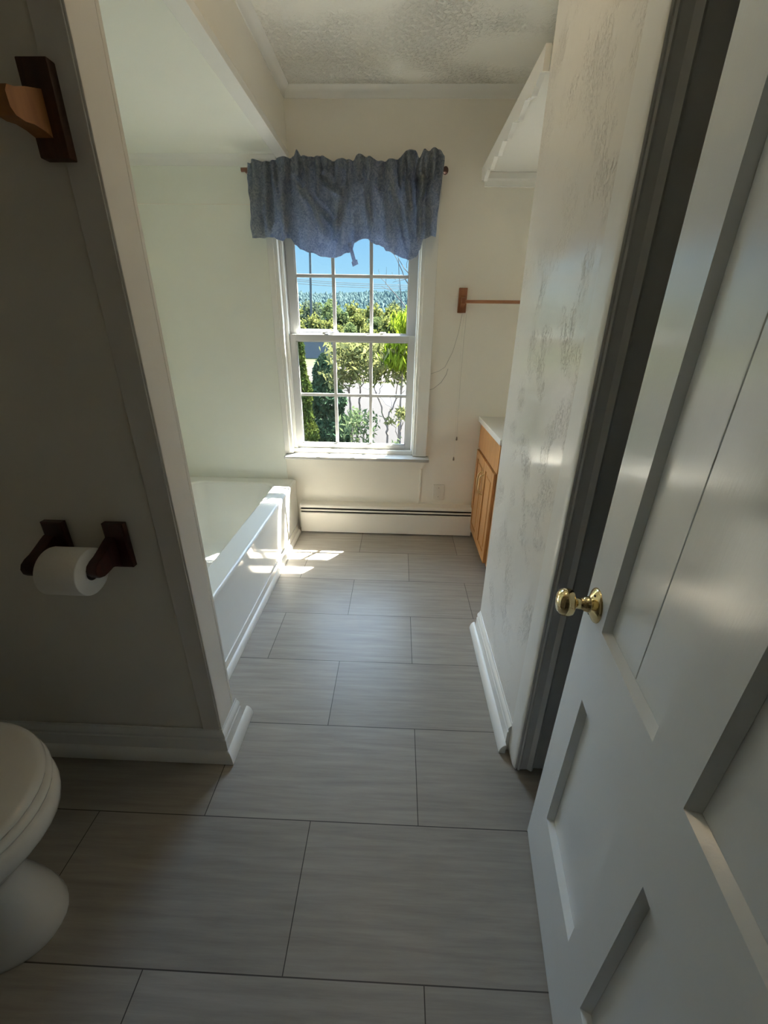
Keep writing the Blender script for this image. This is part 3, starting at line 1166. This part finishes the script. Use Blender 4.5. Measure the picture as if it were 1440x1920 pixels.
tag(roll, 'white toilet paper roll on the dark wooden holder', 'toilet paper')

# ================================================================== TOILET
tl = empty('toilet', (-1.0, .455, 0))
tag(tl, 'white toilet with closed lid beside the partition wall', 'toilet')


def egg(tip, back, b, z, n=48, sq=2.0, yc=.442):
    xm = tip - (tip - back) * .52
    a1, a2 = tip - xm, xm - back
    pts = []
    for k in range(n):
        t = 2 * PI * k / n
        c, s = math.cos(t), math.sin(t)
        e = 2 / sq
        xx = xm + (a1 if c > 0 else a2) * math.copysign(abs(c) ** e, c)
        yy = yc + b * math.copysign(abs(s) ** e, s)
        pts.append((xx + 1.0, yy - .455, z))
    return pts


bm = B()
lv = [(-.750, -1.30, .116, 0, 2.3), (-.748, -1.30, .118, .012, 2.3), (-.755, -1.30, .113, .04, 2.3), (-.770, -1.29, .104, .08, 2.2), (-.790, -1.28, .098, .12, 2.2),
      (-.799, -1.27, .100, .16, 2.1), (-.797, -1.26, .108, .19, 2.1), (-.780, -1.24, .128, .225, 2.1), (-.748, -1.22, .152, .265, 2.05), (-.714, -1.20, .172, .305, 2.0),
      (-.688, -1.19, .184, .335, 2.0), (-.674, -1.19, .189, .355, 2.0), (-.669, -1.19, .190, .375, 2.0), (-.671, -1.19, .189, .392, 2.0), (-.678, -1.19, .184, .398, 2.0)]
loft(bm, [egg(t, bk, b, z, 48, sq) for t, bk, b, z, sq in lv])
sharp_smooth(obj('bowl', bm, 'porcelain', tl), 60)
bm = B()
loft(bm, [egg(t, -1.14, b, z, 56, 2.0) for t, b, z in ((-.690, .182, .4005), (-.681, .188, .403), (-.679, .190, .410), (-.682, .188, .416), (-.690, .182, .418))])
sharp_smooth(obj('seat', bm, 'porcelain', tl), 60)
bm = B()
loft(bm, [egg(t, -1.13, b, z, 56, 2.0) for t, b, z in ((-.698, .180, .420), (-.690, .186, .422), (-.688, .188, .428), (-.692, .185, .435), (-.704, .177, .439), (-.738, .150, .4405),
                                                        (-.80, .10, .441))])
sharp_smooth(obj('lid', bm, 'porcelain', tl), 60)
bm = B(); box(bm, -1.385 + 1, -1.185 + 1, -.215, .215, .37, .70, .02, 4)
sharp_smooth(obj('tank', bm, 'porcelain', tl), 60)
bm = B(); box(bm, -1.392 + 1, -1.175 + 1, -.225, .225, .70, .735, .012, 3)
sharp_smooth(obj('tank_lid', bm, 'porcelain', tl), 60)
bm = B(); box(bm, -1.30 + 1, -1.15 + 1, -.10, .10, .30, .396, .01)
sharp_smooth(obj('tank_neck', bm, 'porcelain', tl), 60)

# ================================================================== DOOR
DA = (.394, .682, 0)
dr = empty('door_1', DA, math.atan2(-.991, -.137))
struct(dr, 'white four-panel door swung open beside the textured wall')
DW, DH, DT = .695, 2.00, .036
U0, U1, U2, U3 = .086, .304, .388, .606
ZB, ZM0, ZM1, ZT_ = .219, .610, .778, 1.885


def dpart(name, bm, mat, parent=dr, deg=30):
    return sharp_smooth(obj(name, bm, mat, parent), deg)


bm = B()


def frame_piece(x0, x1, z0, z1, lean=False):
    k0 = len(bm.verts)
    box(bm, x0, x1, 0, DT, z0, z1)
    return k0


frame_piece(0, U0, .008, DH)
for v in bm.verts:
    if v.co.x < .01:
        v.co.x -= .018 * v.co.z
frame_piece(U3, DW, .008, DH)
frame_piece(U1, U2, .008, DH)
for x0, x1 in ((U0, U1), (U2, U3)):
    frame_piece(x0, x1, .008, ZB)
    frame_piece(x0, x1, ZM0, ZM1)
    frame_piece(x0, x1, ZT_, DH)
bmesh.ops.remove_doubles(bm, verts=bm.verts, dist=1e-5)
# chamfered sticking round each panel opening
for x0, x1 in ((U0, U1), (U2, U3)):
    for z0, z1 in ((ZB, ZM0), (ZM1, ZT_)):
        s, dp = .007, .014
        o = [(x0, .0, z0), (x1, .0, z0), (x1, .0, z1), (x0, .0, z1)]
        i = [(x0 + s, dp, z0 + s), (x1 - s, dp, z0 + s), (x1 - s, dp, z1 - s), (x0 + s, dp, z1 - s)]
        vo_ = [bm.verts.new(p) for p in o]
        vi_ = [bm.verts.new(p) for p in i]
        vb_ = [bm.verts.new((p[0], DT - .004, p[2])) for p in o]
        for k in range(4):
            j = (k + 1) % 4
            bm.faces.new((vo_[k], vo_[j], vi_[j], vi_[k]))
            bm.faces.new((vi_[k], vi_[j], vb_[j], vb_[k]))
frame = dpart('door_frame', bm, 'door')
frame.name = 'stile_and_rail'
for x0, x1 in ((U0, U1), (U2, U3)):
    for z0, z1 in ((ZB, ZM0), (ZM1, ZT_)):
        bm = B()
        if x0 == U0 and z0 == ZM1:   # two boards with an opened joint
            box(bm, x0 + .001, .1985, .0145, .024, z0 + .001, z1 - .001, .001)
            box(bm, .2000, x1 - .001, .0150, .024, z0 + .001, z1 - .001, .001)
            box(bm, .19, .21, .0205, .026, z0 + .001, z1 - .001)
        else:
            box(bm, x0 + .001, x1 - .001, .0145, .026, z0 + .001, z1 - .001)
        dpart('panel', bm, 'door')
# brass knob on its round rose
kx, kz = .034, .800
bm = B()
lathe(bm, [(.0010, .0135), (.012, .0135), (.0165, .012), (.021, .009), (.0305, .0045), (.0335, .002), (.0340, 0)], 40, (kx, 0, kz), Vector((0, -1, 0)))
rose = dpart('knob_rose', bm, 'brass', dr, 50)
bm = B()
lathe(bm, [(.0155, .010), (.0155, .016), (.0140, .018), (.0135, .022), (.0115, .023), (.0105, .030), (.0105, .036), (.013, .038), (.0165, .040), (.0245, .044), (.0265, .049), (.0270, .054),
           (.0262, .060), (.0230, .066), (.017, .070), (.008, .0722), (.001, .0726)], 40, (kx, 0, kz), Vector((0, -1, 0)))
dpart('door_knob', bm, 'brass', dr, 60)
for s in (1, -1):
    bm = B()
    lathe(bm, [(.0028, .0), (.0028, .0012), (.001, .0016)], 12, (kx + .004 * s, -.0072, kz + .0225 * s), Vector((0, -1, 0)))
    obj('rose_screw', bm, 'dark', rose)
bm = B(); box(bm, -.0175, -.0160, .008, .028, .76, .85)
obj('latch_plate', bm, 'brass_dull', dr)

# ================================================================== OUTDOORS
ZG = -1.2
bm = B()
n0 = [(-120, 2.9), (120, 2.9), (120, 420), (-120, 420)]
bm.faces.new([bm.verts.new((x, y, ZG)) for x, y in n0])
struct(obj('ground', bm, 'ground'), 'lawn and verge outside the window')
bm = B()
q = [(-9, 3.2), (8, 3.2), (9, 21.3), (-11, 20.9)]
prism(bm, q, lambda a, b: (a, b, ZG - .05), lambda a, b: (a, b, ZG + .01))
struct(obj('road_drive', bm, 'gravel'), 'sunlit pale gravel drive outside the window')
bm = B()
q = [(-14, 21.4), (12, 21.9), (12, 31), (-14, 30.0)]
prism(bm, q, lambda a, b: (a, b, ZG - .05), lambda a, b: (a, b, ZG + .012))
struct(obj('road_verge', bm, 'sand'), 'sandy verge beyond the gravel drive')
bm = B()
q = [(-.16, 14.2), (-.05, 15.0), (-.08, 16.4), (-.20, 17.8), (-.45, 19.8), (-.68, 21.0), (-1.85, 20.7), (-1.6, 19.4), (-.95, 17.7), (-.62, 16.2), (-.42, 14.9)]
prism(bm, q, lambda a, b: (a, b, ZG - .02), lambda a, b: (a, b, ZG + .018))
struct(obj('road_patch', bm, 'drive_patch'), 'blue-grey patch on the gravel drive')


def leaf_quads(pts, size, ratio=.35, droop=0.0, vary=.35, outward=None):
    vs, fs = [], []
    for p in pts:
        d = Vector((random.uniform(-1, 1), random.uniform(-1, 1), random.uniform(-1, 1) - droop))
        if outward is not None:
            d += (p - outward).normalized() * .8
        d.normalize()
        s = d.cross(Vector((random.uniform(-1, 1), random.uniform(-1, 1), random.uniform(-1, 1)))).normalized()
        L = size * random.uniform(1 - vary, 1 + vary)
        W = L * ratio
        k = len(vs)
        vs += [p - d * L * .5, p + s * W * .5 - d * L * .05, p + d * L * .5, p - s * W * .5 - d * L * .05]
        fs.append((k, k + 1, k + 2, k + 3))
    return [tuple(v) for v in vs], fs


def shift(data, off):
    off = Vector(off)
    return [tuple(Vector(v) - off) for v in data[0]], data[1]


def branchy(bm, base, top, r0, r1, wob=.03, n=6):
    base, top = Vector(base), Vector(top)
    pts, tp = [], []
    for k in range(n + 1):
        t = k / n
        p = base.lerp(top, t)
        if 0 < k < n:
            p = p + Vector((random.uniform(-wob, wob), random.uniform(-wob, wob), random.uniform(-wob, wob) * .4))
        pts.append(p)
        tp.append((r0 + (r1 - r0) * t) / r0)
    tube(bm, pts, r0, 6, tp)
    return pts


# ---- two arborvitae
def arborvitae(loc, h, r, mat, label, cnt):
    root = empty('arborvitae', loc)
    tag(root, label, 'evergreen shrub')
    bm = B(); branchy(bm, (0, 0, 0), (0, 0, h * .9), .04, .008, .01)
    obj('trunk', bm, 'bark', root)
    pts = []
    for _ in range(cnt):
        t = random.random() ** 1.25
        rad = r * (1 - t) ** .62 * (.55 + .5 * math.sqrt(random.random())) * (1 + .18 * math.sin(t * 22 + random.random()))
        a = random.uniform(0, 2 * PI)
        pts.append(Vector((rad * math.cos(a), rad * math.sin(a), .02 + t * h)))
    obj('foliage', leaf_quads(pts, .085, .42, -.9), mat, root)
    return root


arborvitae((-1.62, 7.0, ZG), 2.42, .26, 'leaf_arb2', 'slim yellowish-green arborvitae close to the window frame', 5200)
arborvitae((-1.40, 8.0, ZG), 2.02, .60, 'leaf_arb', 'broad dark arborvitae shrub in front of the drive', 14000)


# ---- leafy sumac-like shrubs with forking bare stems
def shrub(loc, forks, clumps, label, mat='leaf_sumac', size=.13, per=26, spread=.16, stem=.022, cat='shrub', name='sumac_shrub', droop=.5, ratio=.3):
    root = empty(name, loc)
    tag(root, label, cat)
    off = Vector(loc)
    bm = B()
    for a, b, r0, r1 in forks:
        branchy(bm, Vector(a) - off, Vector(b) - off, r0, r1, .018, 5)
    obj('stem', bm, 'bark', root)
    pts = []
    for c, k in clumps:
        c = Vector(c) - off
        for _ in range(int(per * k)):
            g = Vector((random.gauss(0, 1), random.gauss(0, 1), random.gauss(0, .7)))
            pts.append(c + g * spread * .55)
    obj('foliage', leaf_quads(pts, size, ratio, droop), mat, root)
    return root


def cl(x0, x1, z0, z1, y, n, k=1.0, dy=.35):
    return [((random.uniform(x0, x1), y + random.uniform(-dy, dy), random.uniform(z0, z1)), k) for _ in range(n)]


Y = 7.0
shrub((-.72, Y, ZG),
      [((-.72, Y, ZG), (-.80, Y, .0), .026, .020), ((-.80, Y, .0), (-.82, Y, .30), .020, .016), ((-.82, Y, .30), (-1.00, Y, .62), .014, .006), ((-.82, Y, .30), (-.76, Y, .70), .015, .006),
       ((-.76, Y, .70), (-.86, Y, 1.0), .008, .003), ((-.76, Y, .70), (-.66, Y, 1.05), .008, .003), ((-1.0, Y, .62), (-1.08, Y, .9), .006, .003),
       ((-.72, Y, ZG), (-.64, Y, .10), .024, .018), ((-.64, Y, .10), (-.63, Y, .34), .018, .014), ((-.63, Y, .34), (-.54, Y, .62), .012, .006), ((-.54, Y, .62), (-.44, Y, .92), .007, .003),
       ((-.63, Y, .34), (-.70, Y, .66), .010, .005), ((-.54, Y, .62), (-.56, Y, .95), .006, .003), ((-.82, Y, .32), (-.95, Y, .36), .008, .003)],
      cl(-1.10, -.40, .78, 1.12, Y, 26) + cl(-1.08, -.45, .55, .80, Y, 12) + cl(-1.05, -.9, .42, .6, Y, 3) + cl(-.80, -.62, .50, .62, Y, 2),
      'tall leafy shrub with forking stems, middle pane of the lower sash')
Y = 6.5
shrub((-.15, Y, ZG),
      [((-.13, Y, ZG), (-.15, Y, -.28), .022, .018), ((-.15, Y, -.28), (-.18, Y, -.06), .018, .016), ((-.18, Y, -.06), (-.31, Y, .30), .014, .011), ((-.31, Y, .30), (-.42, Y, .62), .010, .005),
       ((-.31, Y, .30), (-.24, Y, .52), .009, .004), ((-.24, Y, .52), (-.14, Y, .60), .006, .003), ((-.18, Y, -.06), (-.03, Y, .28), .014, .011), ((-.03, Y, .28), (.00, Y, .74), .010, .004),
       ((-.03, Y, .28), (.10, Y, .42), .007, .003), ((-.42, Y, .62), (-.48, Y, .86), .005, .003), ((.0, Y, .55), (.10, Y, .80), .006, .003), ((.0, Y, .60), (-.10, Y, .82), .006, .003),
       ((-.31, Y, .32), (-.38, Y, .44), .006, .002), ((-.10, Y, .10), (-.12, Y, .34), .006, .002)],
      cl(-.50, .16, .72, 1.08, Y, 22) + cl(-.46, -.20, .58, .74, Y, 5) + cl(-.02, .16, .55, .74, Y, 5),
      'bare-stemmed shrub forking low before the blue-grey patch')
Y = 6.0
shrub((.06, Y, ZG),
      [((.0, Y, ZG), (.02, Y, -.20), .014, .009), ((.02, Y, -.20), (.08, Y, .02), .008, .004), ((.02, Y, -.20), (-.06, Y, .04), .007, .003), ((.08, Y, .02), (.05, Y, .16), .004, .002),
       ((.05, Y, -.12), (.11, Y, .10), .005, .002)],
      cl(-.03, .13, .10, .22, Y, 7, 1, .15) + cl(-.12, -.04, .02, .1, Y, 2, 1, .1),
      'small sparse shrub in the lower corner pane', per=16, spread=.09, size=.10)
Y = 5.6
shrub((-.52, Y, ZG), [((-.52, Y, ZG), (-.56, Y, .10), .016, .005), ((-.54, Y, -.5), (-.42, Y, .05), .012, .004), ((-.54, Y, -.4), (-.66, Y, .08), .010, .004)],
      cl(-.72, -.36, -.15, .20, Y, 16, 1, .2) + cl(-.66, -.40, -.50, -.15, Y, 9, 1, .2),
      'low leafy shrub below the tall forking one', 'leaf_low', .10, 20, .13)
shrub((-.15, 5.4, ZG), [((-.15, 5.4, ZG), (-.18, 5.4, -.25), .012, .005), ((-.15, 5.4, -.6), (-.05, 5.4, -.25), .010, .004)],
      cl(-.30, .04, -.42, -.16, 5.4, 16, 1, .2), 'dense low green shrub along the bottom of the window view', 'leaf_low', .07, 26, .10, name='low_shrub')
shrub((.06, 6.0, ZG), [((.02, 6.3, ZG), (.06, 6.3, .9), .022, .010), ((.06, 6.3, .9), (.10, 6.3, 1.3), .010, .004), ((.06, 6.3, .8), (-.06, 6.3, 1.15), .008, .003)],
      cl(-.10, .20, .80, 1.10, 6.2, 18, 1, .2) + cl(-.06, .20, 1.10, 1.42, 6.2, 12, 1, .2), 'bright yellow-green willowy shrub beside the window frame', 'leaf_bright', .17, 26, .12,
      name='willow_shrub', droop=1.6, ratio=.2)

# ---- bare sapling in front of the sky
bs = empty('bare_sapling', (.08, 9, ZG))
tag(bs, 'bare leafless sapling with thin branches against the sky', 'tree')
bm = B()
tw = [((.08, 9, ZG), (.04, 9, 1.45), .014, .011), ((.04, 9, 1.45), (-.09, 9, 2.75), .011, .004), ((.18, 9, 1.62), (-.18, 9.1, 1.98), .012, .008), ((-.18, 9.1, 1.98), (-.42, 9.1, 2.22), .008, .003),
      ((-.18, 9.1, 1.98), (-.43, 9.1, 2.05), .006, .002), ((-.42, 9.1, 2.2), (-.44, 9.1, 2.34), .004, .002), ((-.30, 9.1, 2.08), (-.29, 9.1, 2.38), .005, .002),
      ((.22, 8.9, 1.92), (.02, 8.9, 2.28), .013, .009), ((.02, 8.9, 2.28), (-.18, 8.9, 2.62), .009, .005), ((-.18, 8.9, 2.62), (-.30, 8.9, 2.72), .005, .002),
      ((.22, 8.9, 2.14), (-.04, 8.9, 2.46), .010, .006), ((-.04, 8.9, 2.46), (-.12, 8.9, 2.70), .006, .003), ((.20, 8.9, 2.18), (-.16, 8.9, 2.10), .006, .003), ((-.10, 8.9, 2.14), (-.18, 8.9, 2.27), .004, .002),
      ((.10, 8.9, 2.34), (.11, 8.9, 2.66), .006, .002), ((.18, 8.9, 2.62), (-.0, 8.9, 2.70), .006, .003), ((-.02, 9, 1.95), (-.05, 9, 2.12), .004, .002), ((-.18, 8.9, 2.62), (-.20, 8.9, 2.76), .004, .002)]
for a, b, r0, r1 in tw:
    branchy(bm, Vector(a) - Vector((.08, 9, ZG)), Vector(b) - Vector((.08, 9, ZG)), r0, r1, .012, 5)
bso = obj('trunk', bm, 'bark_dark', bs)

# ---- boulder and slab
bm = B()
bmesh.ops.create_icosphere(bm, subdivisions=4, radius=1)
for v in bm.verts:
    k = 1 + .22 * noise.noise(v.co * 1.4) + .06 * noise.noise(v.co * 4)
    v.co = Vector((v.co.x * .42 * k, v.co.y * .3 * k, max(-.2, v.co.z * .5 * k)))
bo = obj('boulder', bm, 'stone', smooth=True, loc=(.16, 5.0, -.62))
bo.location = (.16, 5.0, ZG + .25)
bo.scale = (1, 1, 1.25)
tag(bo, 'dark blue-grey boulder at the bottom corner of the window view', 'rock')
bm = B(); box(bm, -.26, .26, -.4, .4, 0, .12, .015)
so = obj('stepping_slab', bm, 'slab', loc=(-.50, 7.6, ZG + .01))
tag(so, 'pale stone slab on the ground between the low shrubs', 'paving slab')

# ---- pole and wires
bm = tube(B(), [(-10.45, 52, ZG), (-9.95, 52, 12.5)], .125, 10)
tag(obj('utility_pole', bm, 'pole'), 'dark utility pole rising past the left panes', 'pole')
for k, (za, zb) in enumerate(((6.27, 5.84), (6.10, 5.66), (5.86, 5.47))):
    pa, pb = Vector((-11.6, 52.158, za)), Vector((1.0, 52.158, zb))
    d = (pb - pa) / (pb.x - pa.x)
    pts = []
    for t in range(31):
        x = -24 + 36 * t / 30
        q = pa + d * (x - pa.x)
        q.z += .0022 * (x + 11.6) * (x - 1.0)
        pts.append(q)
    tag(obj('overhead_wire', tube(B(), pts, .028, 6), 'cable'),
        ['uppermost of the three overhead wires crossing the sky', 'middle of the three overhead wires crossing the sky', 'lowest of the three overhead wires crossing the sky'][k],
        'wire', 'overhead wires')

# ---- shed far off
sd = empty('shed', (-7.6, 40, ZG))
tag(sd, 'low grey shed with dark roof before the distant trees', 'shed')
bm = B(); box(bm, -1.5, 1.7, -1, 1, 0, 2.05)
obj('shed_body', bm, 'shedwall', sd)
bm = B()
prism(bm, [(-1.3, 2.05), (1.3, 2.05), (1.3, 2.20), (0, 2.42), (-1.3, 2.20)], lambda a, b: (-1.75, a, b), lambda a, b: (1.95, a, b))
obj('roof', bm, 'roofing', sd)


# ---- distant deciduous trees
def make_tree(mat, h, r, seed, label, group):
    random.seed(seed)
    root = empty('broadleaf_tree', (0, 0, 0))
    tag(root, label, 'tree', group)
    bm = B()
    branchy(bm, (0, 0, 0), (0, 0, h * .75), .22, .06, .08)
    for k in range(5):
        a = 2 * PI * k / 5
        branchy(bm, (0, 0, h * (.3 + .08 * k)), (r * .6 * math.cos(a), r * .6 * math.sin(a), h * (.5 + .08 * k)), .08, .02, .06, 4)
    obj('trunk', bm, 'bark', root)
    pts = []
    lobes = []
    for _ in range(16):
        t = random.uniform(.08, 1)
        a = random.uniform(0, 2 * PI)
        rr = r * (1 - abs(t - .4) ** 1.5 * .9) * random.uniform(.25, .75)
        lobes.append((Vector((rr * math.cos(a), rr * math.sin(a), h * (.12 + .80 * t))), random.uniform(.55, 1.0) * r * .55))
    for c, lr in lobes:
        for _ in range(170):
            d = Vector((random.gauss(0, 1), random.gauss(0, 1), random.gauss(0, 1))).normalized()
            pts.append(c + d * lr * random.uniform(.6, 1.05))
    obj('crown', leaf_quads(pts, .48, .6, .2), mat, root)
    return root


def copy_tree(o, parent=None):
    c = o.copy()
    COL.objects.link(c)
    if parent is not None:
        c.parent = parent
    for ch in o.children:
        copy_tree(ch, c)
    return c


protos = [make_tree('leaf_y', 5.6, 2.5, 11, 'round yellow-green tree in the distant row beyond the drive', 'yellow-green trees beyond the drive'),
          make_tree('leaf_g', 6.0, 2.4, 12, 'mid-green rounded tree in the distant row beyond the drive', 'mid-green trees beyond the drive'),
          make_tree('leaf_b', 6.2, 2.2, 13, 'bluish-green dense tree in the distant row beyond the drive', 'bluish-green trees beyond the drive')]
random.seed(5)
used = [False] * 3
spots = []
x = -16.5
while x < 5.5:
    spots.append((x, 58 + random.uniform(-3, 3), random.uniform(.70, .86)))
    x += random.uniform(2.2, 2.9)
x = -21
while x < 7:
    spots.append((x, 74 + random.uniform(-3, 3), random.uniform(.92, 1.12)))
    x += random.uniform(3.0, 3.8)
x = -12.5
while x < 4:
    spots.append((x, 46 + random.uniform(-2, 2), random.uniform(.46, .60)))
    x += random.uniform(1.7, 2.3)
for k, (x, y, s) in enumerate(spots):
    i = random.choices((0, 1, 2), (5, 3, 2))[0]
    o = protos[i] if not used[i] else copy_tree(protos[i])
    used[i] = True
    o.location = (x, y, ZG)
    o.rotation_euler = (0, 0, random.uniform(0, 6))
    o.scale = (s, s, s * random.uniform(.9, 1.1))

# ---- wooded ridge on the skyline
bm = B()
rows = []
for j in range(7):
    row = []
    for i in range(81):
        x = -150 + 220 * i / 80
        y = 180 + 38 * j
        t = j / 6
        z = ZG + (28.0 + 4.0 * noise.noise(Vector((x * .018, 1.3, 0))) + .010 * (x + 60)*-1) * sm(0, 1, t) + .6 * noise.noise(Vector((x * .1, y * .1, 0)))
        row.append(bm.verts.new((x, y, z)))
    rows.append(row)
for a, b in zip(rows, rows[1:]):
    for i in range(80):
        bm.faces.new((a[i], a[i + 1], b[i + 1], b[i]))
struct(obj('hill', bm, 'ridge', smooth=True), 'far wooded ridge on the skyline')
vs, fs = [], []
random.seed(3)


def ridge_z(x, t):
    return ZG + (28.0 + 4.0 * noise.noise(Vector((x * .018, 1.3, 0))) - .010 * (x + 60)) * sm(0, 1, t)


for _ in range(5200):
    x = random.uniform(-130, 50)
    t = random.uniform(.05, 1.0) ** .7
    y = 180 + 228 * t
    z = ridge_z(x, t)
    h = random.uniform(1.8, 3.8) * (1.35 if random.random() < .08 else 1)
    r = h * random.uniform(.30, .55)
    k = len(vs)
    m_ = 6
    for q in range(m_):
        a = 2 * PI * q / m_ + random.random()
        vs.append((x + r * math.cos(a), y + r * math.sin(a), z + h * .15))
    for q in range(m_):
        a = 2 * PI * q / m_
        vs.append((x + r * .7 * math.cos(a), y + r * .7 * math.sin(a), z + h * .55))
    vs.append((x, y, z + h))
    for q in range(m_):
        q2 = (q + 1) % m_
        fs.append((k + q, k + q2, k + m_ + q2, k + m_ + q))
        fs.append((k + m_ + q, k + m_ + q2, k + 2 * m_))
rt = obj('ridge_forest', (vs, fs), 'ridge')
tag(rt, 'conifer forest covering the far ridge, blue haze put into its colour', 'forest', None, 'stuff')
